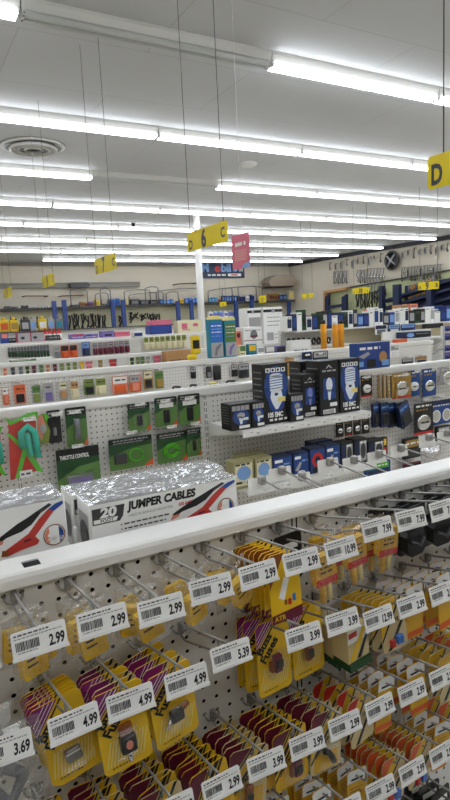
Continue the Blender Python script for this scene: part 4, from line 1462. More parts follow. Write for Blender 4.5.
for k, (a, b, yt, body, c2, lab) in enumerate([(237, 243.5, 345, 'cream_card', 'green_card', 'small green topped carton right of the teal cartons'), (246, 254, 344, 'teal_card', 'yellow_card', 'small teal and yellow carton near the white poster box'),
                                                (255, 262, 347, 'white_print', 'grey_card', 'small white carton beside the teal and yellow one'), (263, 272, 346, 'grey_card', 'white_print', 'small grey carton below the white poster box'),
                                                (273, 283, 346, 'violet_card', 'dark_grey', 'small dark picture carton left of the white bin')]):
    hung('small_carton', lab, 'carton', 'small cartons on the fourth gondola face', a, b, yt, 357, G4Y - .0145, d_solid(body, c2))
hung('white_bin', 'white bin with a grey rim right of the small dark carton', 'bin', None, 286, 306, 340, 354, G4Y - .27, d_solid('white_plastic', 'white_print', .1))
# tall white poster box behind
o = standing('poster_box', 'tall white carton with a black band near its top and printed lines', 'carton', None, 263, 282, 307, G4Y + .9, .9, .22, 'white_print',
             [('r', 0, 1, .925, .965, 'black_print'), ('d', .52, .945, .09, .03, 'grey_card'), ('t', .2, .9, .84, .012, 'grey_print'), ('t', .2, .9, .78, .012, 'grey_print'), ('t', .2, .8, .72, .012, 'grey_print'), ('r', .15, .5, .5, .62, 'grey_card'), ('t', .55, .9, .58, .012, 'grey_print'), ('t', .55, .9, .53, .012, 'grey_print')])
o2 = standing('poster_box', 'white picture carton left of the tall carton, with the same black band', 'carton', None, 247, 260.8, 308, G4Y + .95, .9, .22, 'white_print', [('r', 0, 1, .925, .965, 'black_print'), ('d', .4, .945, .09, .03, 'grey_card'), ('r', .1, .95, .66, .86, 'grey_card')])
standing('picture_carton', 'pale carton with a red and grey machine picture', 'carton', None, 243, 262, 327, G4Y + .5, .98, .3, 'white_print', [('d', .55, .84, .18, .10, 'grey_plastic'), ('r', .35, .75, .78, .82, 'maroon_card'), ('r', 0, 1, .70, .715, 'maroon_card'), ('t', .1, .9, .92, .02, 'grey_print')])
standing('picture_carton', 'dull red carton half hidden left of the pale picture carton', 'carton', None, 236, 240.5, 331, G4Y + .55, .98, .25, 'salmon', [('d', .5, .9, .4, .06, 'maroon_card')])
# stands that carry the three loose cartons between the fourth and fifth gondolas
t = thing('display_stand', 'low white display stand behind the fourth gondola carrying picture cartons', 'display stand', (0, 0, 0))
pa, pb = atY(234, 350, G4Y + .5), atY(285, 350, G4Y + 1.15)
mb = MB().box(pa.x - .1, pb.x + .15, G4Y + .45, G4Y + 1.2, .86, .899, 'enamel')
mb.build('deck', t)
for x in (pa.x - .08, pb.x + .12):
    for y in (G4Y + .48, G4Y + 1.17):
        MB().box(x - .02, x + .02, y - .02, y + .02, 0, .86, 'enamel').build('leg', t)
mb = MB().box(pa.x - .02, pa.x + .45, G4Y + .47, G4Y + .86, .8995, .979, 'enamel')
mb.build('riser', t)

# ------------------------------------------------------------------ fifth gondola (taller, goods on its cap)
G5Z = 1.50
G4RZ = 1.515
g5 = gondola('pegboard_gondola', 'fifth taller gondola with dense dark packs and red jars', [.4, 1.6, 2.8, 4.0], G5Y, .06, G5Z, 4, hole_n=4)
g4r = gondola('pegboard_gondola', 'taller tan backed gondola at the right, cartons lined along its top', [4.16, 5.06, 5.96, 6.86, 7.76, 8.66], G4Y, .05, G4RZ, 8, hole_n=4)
mb = MB()
mb.box(4.2, 8.64, G4Y - .25, G4Y - .0135, G4RZ - .022, G4RZ - .006, 'enamel')
mb.build('top_shelf', g4r)
mb = MB()
mb.box(5.13, 8.6, G4Y - .010, G4Y - .004, G4RZ - .30, G4RZ - .04, 'tan_panel')
mb.build('back_board', g4r)
mb = MB()
mb.box(4.2, 5.1, G4Y - .25, G4Y - .0135, 1.292, 1.31, 'enamel')
mb.build('mid_shelf', g4r)


def jar(c, band, cap, sq=False):
    def fn(mb, w, h):
        r = w / 2
        if sq:
            mb.box(-r, r, -r * .8, r * .8, 0, h * .8, c, min(r * .3, .01))
            mb.rect(-r * .8, r * .8, h * .15, h * .6, r * .8 + .001, band)
            mb.lathe([(r * .4, h * .8), (r * .4, h)], cap, n=10)
        else:
            mb.lathe([(r, 0), (r, h * .68), (r * .45, h * .84), (r * .45, h)], c, n=12)
            mb.lathe([(r * 1.02, h * .15), (r * 1.02, h * .55)], band, n=12)
            mb.lathe([(r * .5, h * .86), (r * .5, h * 1.0)], cap, n=12)
    return fn


def stood(name, label, cat, group, px, wpx, ytop, Y, zb, fn, rot=0):
    a = atY(px - wpx / 2, ytop, Y)
    b = atY(px + wpx / 2, ytop, Y)
    w, h = b.x - a.x, (a.z + b.z) / 2 - zb
    if h < .04: print('LOW', label, h)
    h = max(h, .04)
    mb = MB()
    fn(mb, w, h)
    o = mb.build(name, None, ((a.x + b.x) / 2, Y, zb + .0006), (0, 0, rot))
    return tag(o, label, cat, group)


def bookbox(c, c2):
    def fn(mb, w, h):
        mb.box(-w / 2, w / 2, -.07, .07, 0, h, c, .002)
        mb.rect(-w * .4, w * .4, h * .2, h * .8, .0705, c2)
        mb.dashes(-w * .3, w * .3, h * .85, h * .06, .0708, 'dark_grey', seed=int(h * 1e4))
    return fn


BX = [('white_print', 'navy_card', 'white carton with navy front'), ('navy_card', 'deep_blue', 'navy carton'), ('white_print', 'grey_card', 'white carton with grey front'), ('dark_green', 'black_print', 'dark green carton'),
      ('white_print', 'blue_card', 'white carton with blue front'), ('deep_blue', 'light_blue', 'blue carton'), ('black_print', 'grey_card', 'black carton'), ('white_print', 'white_print', 'plain white carton')]
seq = [0, 1, 7, 3, 0, 1, 3, 6, 1, 7, 1, 3, 0, 6, 5, 1, 7, 4, 0, 6, 5, 2, 7, 0, 6, 3, 6, 7, 2, 7, 1, 5, 7, 0]
x = 283.0
for k, q in enumerate(seq):
    w = [5.6, 4.6, 5.2, 4.2, 6.0][k % 5]
    c, c2, nm = BX[q]
    yt = 316.5 - .04 * (x - 283) + [0, -3.5, 1.0, -2.0, -4][(k * 3) % 5] - (2 if k % 7 == 3 else 0)
    stood('shelf_carton', '%s, %s from the left along the tan backed gondola top' % (nm, ORD[k + 1]), 'carton', 'cartons along the tan backed gondola top', x + w / 2, w - .5, yt, G4Y - .13, G4RZ - .0055, bookbox(c, c2))
    x += w
for k, (px, w, yt, c) in enumerate([(372, 10, 309, 'salmon'), (400, 9, 305, 'kraft'), (410, 8, 304, 'salmon'), (418, 7, 308, 'orange_card'), (433, 12, 306, 'blue_card')]):
    o = stood('flat_parcel', '%s parcel lying on top of the tan backed gondola, %s from the left' % (['pink', 'tan', 'pink', 'orange', 'blue'][k], ORD[k + 1]), 'parcel', 'parcels over the cartons', px, w, yt, G4Y + .02, G4RZ + .001, bookbox(c, 'white_print' if k % 2 == 0 else c))
dark = [(310, 330), (318, 334), (331, 332)]
for k in range(9):
    px = 266 + 5.0 * k
    stood('coiled_part', 'dark coiled part, %s from the left on the shelf under the cartons' % ORD[k + 1], 'part', 'dark coiled parts', px + 22, 5.0, 337.5 - .03 * (px - 287), G4Y - .14, 1.323,
          lambda mb, w, h: mb.tube([(w * .4 * math.cos(t), -.02 * math.sin(t * .5), h * .5 + h * .42 * math.sin(t)) for t in [j * .6 for j in range(14)]], .012, 'black_plastic', 6))
hung_row('long_pack', 'packet', 'packs on the tan board', '', [
    (375, 387, 325, 334.5, 'blue and white long pack, first on the tan board', pk_card('white_print', 'navy_card', 'grey_plastic')),
    (388, 400, 324.5, 334, 'blue and white long pack, second on the tan board', pk_card('navy_card', 'light_blue', 'white_plastic')),
    (401, 415, 324, 332.5, 'blue long pack, third on the tan board', pk_card('deep_blue', 'light_blue', 'navy_card')),
    (422, 443, 323.5, 328, 'long black tool pack at the right end of the tan board', pk_card('black_print', 'black_print', 'black_plastic'))], G4Y - .265)
standing('battery_carton', 'black and blue carton in the white box shelf right of the third gondola', 'carton', None, 406, 431, 331.5, G4Y - .62, 1.335, .17, 'navy_card', [('d', .18, .5, .14, .34, 'light_blue'), ('r', .35, .95, .1, .9, 'black_print'), ('t', .4, .9, .6, .1, 'grey_card')])
t = thing('box_shelf', 'white box shelf unit right of the third gondola holding a black and blue carton', 'shelf', (0, 0, 0))
a, b = atY(397, 340, G4Y - .68), atY(446, 340, G4Y - .68)
MB().box(a.x, b.x, G4Y - .70, G4Y - .431, 1.31, 1.334, 'enamel').build('deck', t)
MB().box(a.x, b.x, G4Y - .43, G4Y - .412, 0, 1.43, 'enamel').build('back_board', t)
for x in (a.x, b.x - .02):
    MB().box(x, x + .02, G4Y - .69, G4Y - .431, 0, 1.309, 'enamel').build('side_board', t)
# rail with blue packs at the right frame edge
t = thing('wire_rail_stand', 'white wire stand with sloped bars at the frame edge', 'stand', (0, 0, 0))
for k in range(3):
    p, q = atY(432, 347 + 3.5 * k, 3.6), atY(443, 342 + 3.5 * k, 4.0)
    MB().tube([p, q], .008, 'wire_steel').build('bar', t)
for x_, yy in ((443, 4.25), (452, 4.25)):
    p = atY(x_, 326, yy)
    MB().box(p.x - .02, p.x + .02, yy - .02, yy + .02, 0, p.z, 'enamel').build('post', t)
for k, (yt, yb) in enumerate([(326, 331), (333, 340), (345, 351), (352, 360)]):
    hung('blue_pack', 'blue and violet pack, %s from the top on the stand at the frame edge' % ORD[k + 1], 'packet', 'packs on the stand at the frame edge', 445, 454, yt, yb, 4.17, pk_card('deep_blue', 'violet_card', 'navy_card'))
o = standing('red_tray', 'small orange red tray on the third gondola end', 'tray', None, 419, 430, 343.5, G3Y - .3, G3Z - .04, .06, 'orange_card')
o.location.z = G3Z - .01
o.location.y = G3Y - .01
o.location.z = G3Z + .0008

# goods hanging on the left part of the fifth gondola
for k in range(13):
    hung('dark_pack', 'grey green small pack, %s from the left in the dense block of the fifth gondola' % ORD[k + 1], 'packet', 'dense dark packs on the fifth gondola', 8 + 3.2 * k, 10.9 + 3.2 * k, 347.5 - .07 * 3.2 * k, 357.5, G5Y - .05, pk_card('dark_grey', 'grey_plastic', 'dark_green'))
hung_row('bin_pack', 'packet', 'coloured packs on the fifth gondola', '', [
    (61, 69, 345.5, 358, 'bright orange pack with black top, left of two', pk_card('orange_card', 'black_print', 'orange_card', .05)),
    (69.7, 77.5, 345, 357.5, 'bright orange pack with black top, right of two', pk_card('orange_card', 'black_print', 'orange_card', .05)),
    (82, 90, 342, 356, 'blue pack with a round picture beside the orange packs', pk_card('deep_blue', 'light_blue', 'navy_card', .04)),
    (54, 60, 346, 358, 'grey pack left of the orange packs', pk_card('grey_card', 'grey_card', 'grey_plastic', .04))], G5Y - .05)
for k in range(7):
    hung('red_jar_pack', 'dark red jar pack, %s from the left beside the blue pack' % ORD[k + 1], 'packet', 'dark red jar packs', 93 + 5.3 * k, 97.4 + 5.3 * k, 343.5 - .09 * 5.3 * k, 355 - .08 * 5.3 * k, G5Y - .05, pk_card('maroon_card', 'grey_card', 'maroon_card', .05))
stood('white_bottle', 'tall white bottle with a blue label standing over the dark red jars', 'bottle', None, 136.5, 10, 330, G5Y + .03, G5Z, jar('white_plastic', 'deep_blue', 'white_plastic', True))
for k in range(8):
    hung('olive_bottle_pack', 'pale olive bottle pack, %s from the left beside the white bottle' % ORD[k + 1], 'packet', 'pale olive bottle packs', 144 + 5.4 * k, 148.6 + 5.4 * k, 337 - .07 * 5.4 * k, 350 - .05 * 5.4 * k, G5Y - .05, pk_card('cream_card', 'olive_card', 'cream_card', .05))

# ------------------------------------------------------------------ sixth and seventh gondolas: only their upper goods show
G6Y, G6Z = 9.4, 1.45
t6 = thing('low_gondola', 'sixth gondola far back with grey sign cards and purple cartons on top', 'gondola', (0, 0, 0))
MB().box(.8, 6.2, G6Y - .06, G6Y + .3, .2, G6Z, 'enamel').build('body', t6)
MB().box(.75, 6.25, G6Y - .2, G6Y + .4, G6Z + .001, G6Z + .02, 'enamel').build('deck', t6)
Z6 = G6Z + .021
GR6 = 'goods on the sixth gondola'
for (a, b, yt, body, deco, lab) in [
        (0.5, 8, 333, 'deep_blue', [('r', .1, .9, .5, .9, 'salmon')], 'blue and red flat carton at the frame edge on the sixth gondola'),
        (8.6, 15.8, 338, 'black_print', [('t', .1, .9, .5, .2, 'grey_card')], 'long black carton near the frame edge on the sixth gondola'),
        (17, 30, 331.5, 'pink_card', [('r', 0, 1, .86, 1, 'dark_grey'), ('r', .04, .96, .06, .84, 'grey_card'), ('d', .4, .4, .16, .14, 'dark_grey')], 'pinkish grey sign card with one dark symbol, left of two'),
        (30.5, 44, 331, 'pink_card', [('r', 0, 1, .86, 1, 'dark_grey'), ('r', .04, .96, .06, .84, 'grey_card'), ('d', .3, .4, .16, .14, 'dark_grey')], 'pinkish grey sign card with one dark symbol, right of two'),
        (48, 60, 335, 'dark_grey', [('t', .1, .9, .5, .15, 'grey_card')], 'dark grey wide carton under the red cans'),
        (71, 84, 334, 'violet_card', [('r', .1, .9, .6, .9, 'red_card'), ('t', .1, .9, .3, .12, 'white_print')], 'violet carton with a red top stripe, left of two'),
        (84.5, 98, 334, 'violet_card', [('r', .1, .5, .5, .9, 'deep_blue'), ('t', .1, .9, .3, .12, 'white_print')], 'violet carton with a blue patch, right of two'),
        (102, 114, 331, 'violet_card', [('r', .2, .8, .2, .5, 'black_print')], 'violet carton with a black patch near the blue posts'),
        (115, 130, 331.5, 'pink_card', [('t', .1, .9, .5, .12, 'maroon_card')], 'dusty pink carton right of the violet carton'),
        (177.5, 201, 320, 'cream_card', [('r', .16, .4, .3, .75, 'pink_card'), ('d', .75, .6, .12, .14, 'pink_card'), ('t', .2, .5, .2, .06, 'maroon_card')], 'wide tan board with pale pink drawings, beside the white column')]:
    standing('shelf_carton', lab, 'carton', GR6, a, b, yt, G6Y - .05, Z6, .2, body, deco)
t = thing('cooler_box', 'blue box with a red lid on a dark wire shelf', 'box', (atY(161, 330, G6Y + .1).x, G6Y + .1, Z6), None)
w6 = .36
MB().box(-.22, .22, -.02, .25, .001, .17, 'deep_blue', .01).build('body', t)
MB().box(-.2, .22, -.02, .25, .1705, .26, 'pink_card', .01).build('lid', t)
for k in range(4):
    stood('red_can', 'red can, %s from the left above the dark grey carton' % ORD[k + 1], 'can', 'red cans on the far gondola', 45 + 4.6 * k, 4.2, 328.5, G6Y + .26, Z6, jar('red_card', 'white_print', 'red_card'))

G7Y, G7Z = 12.2, 1.62
t7 = thing('low_gondola', 'seventh gondola far back carrying yellow and grey jugs', 'gondola', (0, 0, 0))
MB().box(1.6, 6.4, G7Y - .06, G7Y + .3, .2, G7Z, 'enamel').build('body', t7)
MB().box(1.55, 6.45, G7Y - .2, G7Y + .4, G7Z + .001, G7Z + .02, 'ledge_dark').build('deck', t7)
for k, (px, w, c, bnd, nm) in enumerate([(3, 9, 'yellow_plastic', 'orange_card', 'yellow jug with orange label'), (13, 8.5, 'yellow_plastic', 'gold_card', 'yellow jug with gold label'), (24, 8, 'dark_grey', 'grey_card', 'dark grey jug'), (32, 6.4, 'grey_card', 'light_blue', 'pale grey jug'),
                                         (41.5, 8, 'yellow_plastic', 'white_print', 'yellow jug with white label'), (50, 6.6, 'grey_card', 'light_blue', 'pale grey jug with blue label'), (58, 7, 'grey_plastic', 'teal_card', 'grey jug with teal label')]):
    stood('oil_jug', '%s, %s from the left on the seventh gondola' % (nm, ORD[k + 1]), 'jug', 'oil jugs on the seventh gondola', px, w, 317.5 - .03 * px, G7Y, G7Z + .021, jar(c, bnd, c, True))

# ------------------------------------------------------------------ back wall: racking, ledge with goods, hoses, tube frames
YBF = YB
rk = thing('storage_racking', 'long pale back wall panel with a dark ledge shelf of blue goods', 'racking', (0, 0, 0))
MB().box(3.2, 17.6, YB - .06, YB - .01, .1, 2.46, 'wall_beige').build('back_panel', rk)
LZ = 2.50
MB().box(3.2, 18.05, YB - .62, YB - .01, LZ - .10, LZ, 'ledge_dark').build('ledge', rk)
MB().box(3.2, 17.6, YB - .1, YB - .062, .9, 1.0, 'enamel').build('low_rail', rk)
for k, px in enumerate((54.5, 64.5, 113, 123.5, 178, 191.5, 236, 252, 289)):
    p = atY(px, 310, YB - .75)
    ztop = atY(px, 301 - (1 if k % 2 else 0), YB - .75).z
    t = thing('blue_post', 'blue steel racking post, %s from the left before the back wall' % ORD[k + 1], 'post', (p.x, YB - .75, 0), None, 'blue racking posts')
    MB().box(-.085, .085, -.06, .06, 0, ztop, 'rack_blue').build('post', t)
gi = 0


def wall_goods(px0, px1, n, ytop, col, band, nm, group, kind='box'):
    for k in range(n):
        w = (px1 - px0) / n
        px = px0 + w * (k + .5)
        fn = jar(col, band, 'white_plastic', True) if kind == 'jug' else (lambda mb, ww, h, c=col, b=band: (mb.box(-ww / 2, ww / 2, -.12, .12, 0, h, c, .004), mb.rect(-ww * .4, ww * .4, h * .2, h * .7, .121, b)))
        stood('ledge_jug' if kind == 'jug' else 'ledge_box', ('%s on back wall ledge, %s in its run' % (nm, ORD[k + 1])) if n > 1 else nm + ' on the back wall ledge', 'jug' if kind == 'jug' else 'box', group, px, w * .84, ytop + rng.uniform(-.6, .6), YB - .20, LZ, fn)


wall_goods(4, 17, 4, 306.5, 'dark_grey', 'grey_plastic', 'dark box left of the white bottle', 'ledge boxes at the far left')
wall_goods(18.5, 20.5, 1, 305.5, 'white_plastic', 'white_print', 'single white bottle', 'single white ledge bottle', 'jug')
wall_goods(21, 28, 3, 306, 'dark_grey', 'dark_grey', 'dark box right of the white bottle', 'ledge boxes right of the white bottle')
wall_goods(28.5, 37, 4, 306, 'white_plastic', 'grey_card', 'small white bottle', 'small white ledge bottles', 'jug')
wall_goods(38, 53, 5, 306, 'grey_plastic', 'white_print', 'grey and white jug', 'grey ledge jugs', 'jug')
wall_goods(70, 79, 2, 304.5, 'grey_plastic', 'dark_grey', 'grey box', 'grey ledge boxes')
wall_goods(79, 88, 2, 302.5, 'gold_card', 'maroon_card', 'brown gold box', 'brown gold ledge boxes')
wall_goods(88, 93, 1, 302, 'violet_card', 'maroon_card', 'plum box', 'plum ledge box')
wall_goods(94, 99, 1, 299.5, 'pale_yellow', 'yellow_card', 'pale yellow box', 'pale yellow ledge box')
wall_goods(99.5, 107, 3, 302, 'cream_card', 'navy_card', 'cream and navy jug', 'cream ledge jugs', 'jug')
wall_goods(108, 119, 3, 299, 'bright_blue', 'deep_blue', 'bright blue box near the blue posts', 'bright blue ledge boxes')
wall_goods(124.5, 127.5, 1, 299, 'pale_yellow', 'cream_card', 'narrow pale yellow box', 'narrow pale yellow ledge box')
wall_goods(129, 158, 3, 299.5, 'dark_grey', 'grey_plastic', 'wide dark box', 'wide dark ledge boxes')
wall_goods(159, 173, 4, 298.5, 'bright_blue', 'light_blue', 'bright blue jug left of the column', 'bright blue ledge jugs', 'jug')
wall_goods(179, 183, 1, 299, 'yellow_card', 'gold_card', 'small yellow box', 'small yellow ledge box')
wall_goods(184, 198, 4, 297, 'bright_blue', 'light_blue', 'bright blue jug at the column', 'bright blue ledge jugs at the column', 'jug')
wall_goods(208, 217, 3, 296.5, 'teal_card', 'light_blue', 'teal jug right of the column', 'teal ledge jugs', 'jug')
wall_goods(217.5, 220.5, 1, 298, 'salmon', 'maroon_card', 'small dull red jug', 'dull red ledge jug', 'jug')
wall_goods(221, 236, 6, 294.5, 'deep_blue', 'light_blue', 'deep blue jug', 'deep blue ledge jugs', 'jug')
wall_goods(236.5, 245, 3, 295, 'deep_blue', 'navy_card', 'plain deep blue jug', 'plain deep blue ledge jugs', 'jug')
wall_goods(245, 249, 1, 295, 'white_plastic', 'grey_card', 'white jug among deep blue jugs', 'white ledge jug', 'jug')
wall_goods(249.5, 254, 2, 294, 'deep_blue', 'navy_card', 'deep blue jug right of white jug', 'deep blue ledge jugs right', 'jug')
wall_goods(268, 278, 4, 294, 'gold_card', 'maroon_card', 'gold and maroon box', 'gold ledge boxes')
wall_goods(278.5, 286, 2, 293, 'deep_blue', 'light_blue', 'blue jug near the corner', 'blue ledge jugs near the corner', 'jug')
wall_goods(287, 293, 1, 290.5, 'cream_card', 'pale_yellow', 'wide cream box', 'wide cream ledge box')

nh = 0
for (a, b, n, yt, L) in [(68, 106, 16, 314, .95), (129, 160, 16, 313, .35), (8, 50, 8, 317, .5), (118, 121, 2, 315, .8)]:
    for k in range(n):
        px = a + (b - a) * (k + .5) / n
        yy = YB - .13 - .11 * (k % 3)
        p = atY(px, yt + rng.uniform(-1, 2), yy)
        LL = L * rng.uniform(.55, 1.1)
        pts = [(0, 0, 0)]
        d = rng.choice((-1, 1))
        for j in range(1, 5):
            pts.append((d * rng.uniform(-.04, .12) * j * .4, rng.uniform(-.015, .01), -LL * j / 4))
        nh += 1
        t = MB().tube(pts, .034, 'black_plastic', 6).build('radiator_hose', None, (p.x, yy, p.z))
        tag(t, 'curved black hose on the back wall, %s from left in the %s cluster' % (ORD[k + 1], {68: 'tall', 129: 'short', 8: 'leftmost', 118: 'narrow'}[a]), 'hose', 'black hoses on the back wall, %s cluster' % {68: 'tall', 129: 'short', 8: 'leftmost', 118: 'narrow'}[a])
# blue goods low on the back wall right of the column
for k in range(12):
    px = 210 + 5.0 * k
    stood('clear_jug', 'pale blue and white jug, %s from the left under the ledge right of the column' % ORD[k + 1], 'jug', 'pale jugs under the ledge', px, 4.2, 311 - .03 * k * 5, YB - .5, 1.80, jar('light_blue' if k % 3 else 'white_plastic', 'violet_card', 'white_plastic', True))
MB().box(12.4, 17.4, YB - .66, YB - .062, 1.76, 1.80, 'enamel').build('jug_shelf', rk)
# grey tube frames on the ledge
for k, (x0, x1, yl, yr, drop) in enumerate([(25, 48, 296, 296, 0), (62, 84, 296, 295, 0), (70, 87, 290, 290, 1), (95, 108, 294, 293, 1), (100, 110, 289, 289, 1), (124, 150, 291, 290, 1), (129, 163, 295, 292, 1), (145, 158, 288, 287, 1), (156, 200, 291, 288, 1), (166, 178, 293, 292, 1), (178, 198, 284, 283, 0), (208, 232, 291, 288, 1), (222, 256, 289, 286, 1), (238, 262, 287, 287, 1)]):
    pa, pb = atY(x0, yl, YB - .585 + .062 * (k % 3)), atY(x1, yr, YB - .585 + .062 * (k % 3))
    pts = [pa, pb]
    if drop:
        pts = [Vector((pa.x, pa.y, LZ)), pa + Vector((0, 0, -.05)), pa + Vector((.06, 0, 0)), (pa + pb) / 2 + Vector((0, 0, .04)), pb - Vector((.06, 0, 0)), pb + Vector((0, 0, -.05)), Vector((pb.x, pb.y, LZ))]
    else:
        pts = [Vector((pa.x, YB, pa.z)), pa, pb, Vector((pb.x, YB, pb.z))]
    o = MB().tube(pts, .026, 'rust_tube' if not drop else 'dull_metal', 6).build('exhaust_tube', None, (0, 0, 0))
    tag(o, '%s bent exhaust tube, %s from the left above the back wall ledge' % ('rusty' if not drop else 'grey', ORD[k + 1]), 'tube', 'exhaust tubes above the ledge')
o = MB()
o.prism([(-.35, 0), (.35, 0), (.42, .12), (.30, .22), (-.30, .22), (-.42, .12)], -.2, .2, 'dark_grey')
p = atY(79, 288, YB - .4)
tag(o.build('muffler', None, (p.x, YB - .4, p.z)), 'dark grey muffler lying across the grey tubes high over the ledge', 'muffler')
a, b = atY(269.5, 286, YB - 1.1), atY(297.5, 286, YB - 1.1)
w = (b.x - a.x)
h = atY(284, 274.5, YB - 1.1).z - a.z
t = thing('roof_cargo_box', 'large grey brown roof cargo box high in the back corner', 'cargo box', ((a.x + b.x) / 2, YB - 1.1, a.z))
mat('box_taupe', '#8A7C6C', .5)
MB().prism([(-w * .46, 0), (w * .44, 0), (w * .5, h * .35), (w * .5, h * .42), (-w * .5, h * .42), (-w * .5, h * .35)], -.7, 0, 'box_taupe').build('base', t)
MB().prism([(-w * .5, h * .43), (w * .5, h * .43), (w * .38, h * .85), (w * .1, h), (-w * .24, h * .95), (-w * .42, h * .7)], -.7, 0, 'box_taupe').build('lid', t)
MB().box(-w * .4, w * .4, .1, .9, -.06, -.01, 'ledge_dark').build('wall_bracket', t)

# MOBIL banner
a, b = atY(196, 260.5, YB - .05), atY(244.5, 278, YB - .05)
w, h = b.x - a.x, 3.92 - 3.2
ztop = atY(243, 261.5, YB - .05).z
zbot = atY(243, 278, YB - .05).z
h = ztop - zbot
bn = MB()
fr = Fr()
bn.prism([(0, 0), (w, 0), (w, h), (0, h)], -.01, .01, 'navy_card', fr)
bn.text('M', h * .66, w * .10, h * .40, .012, 'light_blue', fr, bold=.05, xs=1.0)
bn.text('o', h * .66, w * .37, h * .40, .012, 'red_card', fr, bold=.07, xs=1.0)
bn.text('bil', h * .66, w * .50, h * .40, .012, 'light_blue', fr, bold=.05, xs=1.15)
bn.flat([(w * .76, h * .40), (w * .83, h * .40), (w * .91, h * .88), (w * .85, h * .88), (w * .82, h * .78), (w * .78, h * .74)], .012, 'light_blue', fr)
bn.rect(w * .88, w * .97, h * .40, h * .62, .012, 'grey_card', fr)
bn.dashes(w * .22, w * .62, h * .14, h * .10, .012, 'white_print', fr, 3)
bn.rect(w * .64, w * .92, h * .11, h * .27, .012, 'white_print', fr)
bn.rect(w * .71, w * .85, h * .15, h * .23, .014, 'red_card', fr)
o = bn.build('oil_banner', None, (a.x, YB - .06, zbot))
tag(o, 'dark navy oil banner with blue and red lettering high on the back wall', 'banner')

# ------------------------------------------------------------------ right wall: chrome parts, wheel, slanted boards, racks
XF = XR - .16


def wall_chrome(px, py, L, kind, label, group):
    p = atX(px, py, XF)
    t = MB()
    if kind == 0:
        t.tube([(0, 0, 0), (-.02, 0, -L * .5), (0, .02, -L)], .03, 'dull_metal', 8)
        t.lathe([(.035, -L), (.042, -L - .05)], 'dark_grey', n=8)
    elif kind == 1:
        t.tube([(0, 0, 0), (-.03, .07, -L * .45), (-.02, -.04, -L * .7), (0, .03, -L)], .024, 'grey_plastic', 8)
        t.lathe([(.04, -L * .45), (.04, -L * .3)], 'chrome', n=8)
    else:
        t.box(-.03, .01, -.055, .055, -L, 0, 'dull_metal', .01)
        t.box(-.04, -.0305, -.03, .03, -L * .8, -L * .2, 'black_plastic')
    t.tube([(0, 0, -.01), (.155, 0, -.01)], .008, 'dark_grey', 5)
    o = t.build('chrome_fitting', None, (XF, p.y, p.z))
    tag(o, label, 'chrome part', group)


c = 0
for k in range(22):
    px = 330 + 5.6 * k
    if 383 < px < 401:
        continue
    py = 262.5 - .205 * (px - 330) * 1.0 + [0, 2, 1][k % 3] + .00035 * (px - 330) ** 2
    wall_chrome(px, py, rng.uniform(.15, .38), (0, 2, 2)[k % 3], 'small chrome or dark part, %s from the corner in the top wall row' % ORD[k + 1], 'top row of chrome parts on the right wall')
for k in range(13):
    px = 402 + 3.2 * k
    wall_chrome(px, 267.5 - .09 * (px - 401), .5, (0, 1, 2, 0)[k % 4], 'chrome exhaust tip, %s from the left in the row right of the wheel' % ORD[k + 1], 'chrome tips right of the wheel')
for k in range(11):
    px = 334 + 2.1 * k if k < 7 else 358 + 2.2 * (k - 7)
    wall_chrome(px, 271.5 - .06 * (px - 334), .5, k % 2, 'long chrome exhaust tip, %s from the corner in the long row' % ORD[k + 1], 'long chrome tips near the corner')
for k in range(6):
    px = 368 + 3.2 * k
    wall_chrome(px, 268.5 - .05 * (px - 368), .95, 1, 'long dark chrome hook, %s from the left just left of the wheel' % ORD[k + 1], 'long dark hooks left of the wheel')
p = atX(391.5, 260.5, XF)
rr = abs(atX(391.5, 251, XF).z - p.z)
t = thing('wheel_cover', 'round dark wheel cover with a pale cross hung on the right wall', 'wheel', (XF, p.y, p.z))
rm = MB().lathe([(rr, -.03), (rr, .03), (rr * .86, .05), (rr * .84, -.03)], 'dark_grey', n=28)
rm.v = [(-z, y, x) for x, y, z in rm.v]
rm.build('rim', t)
hb = MB().lathe([(rr * .83, -.02), (rr * .83, -.01)], 'black_plastic', n=28)
hb.v = [(-z, y, x) for x, y, z in hb.v]
hb.build('plate', t)
for an in (.7, .7 + math.pi / 2):
    ca, sa = math.cos(an) * rr * .82, math.sin(an) * rr * .82
    MB().tube([(-.03, -ca, -sa), (-.05, 0, 0), (-.03, ca, sa)], rr * .1, 'grey_card', 8).build('spoke', t)


def wall_quad(mb, pts, x0, x1, m):
    """a board on the right wall with the given corners (a = along the wall, b = up)"""
    q = [atX(px, py, XR) for px, py in pts]
    vs = [(x0, v.y, v.z) for v in q] + [(x1, v.y, v.z) for v in q]
    n = len(q)
    mb.add(vs, [tuple(range(n)), tuple(reversed(range(n, 2 * n)))] + [(i, (i + 1) % n, n + (i + 1) % n, n + i) for i in range(n)], m)
    return mb


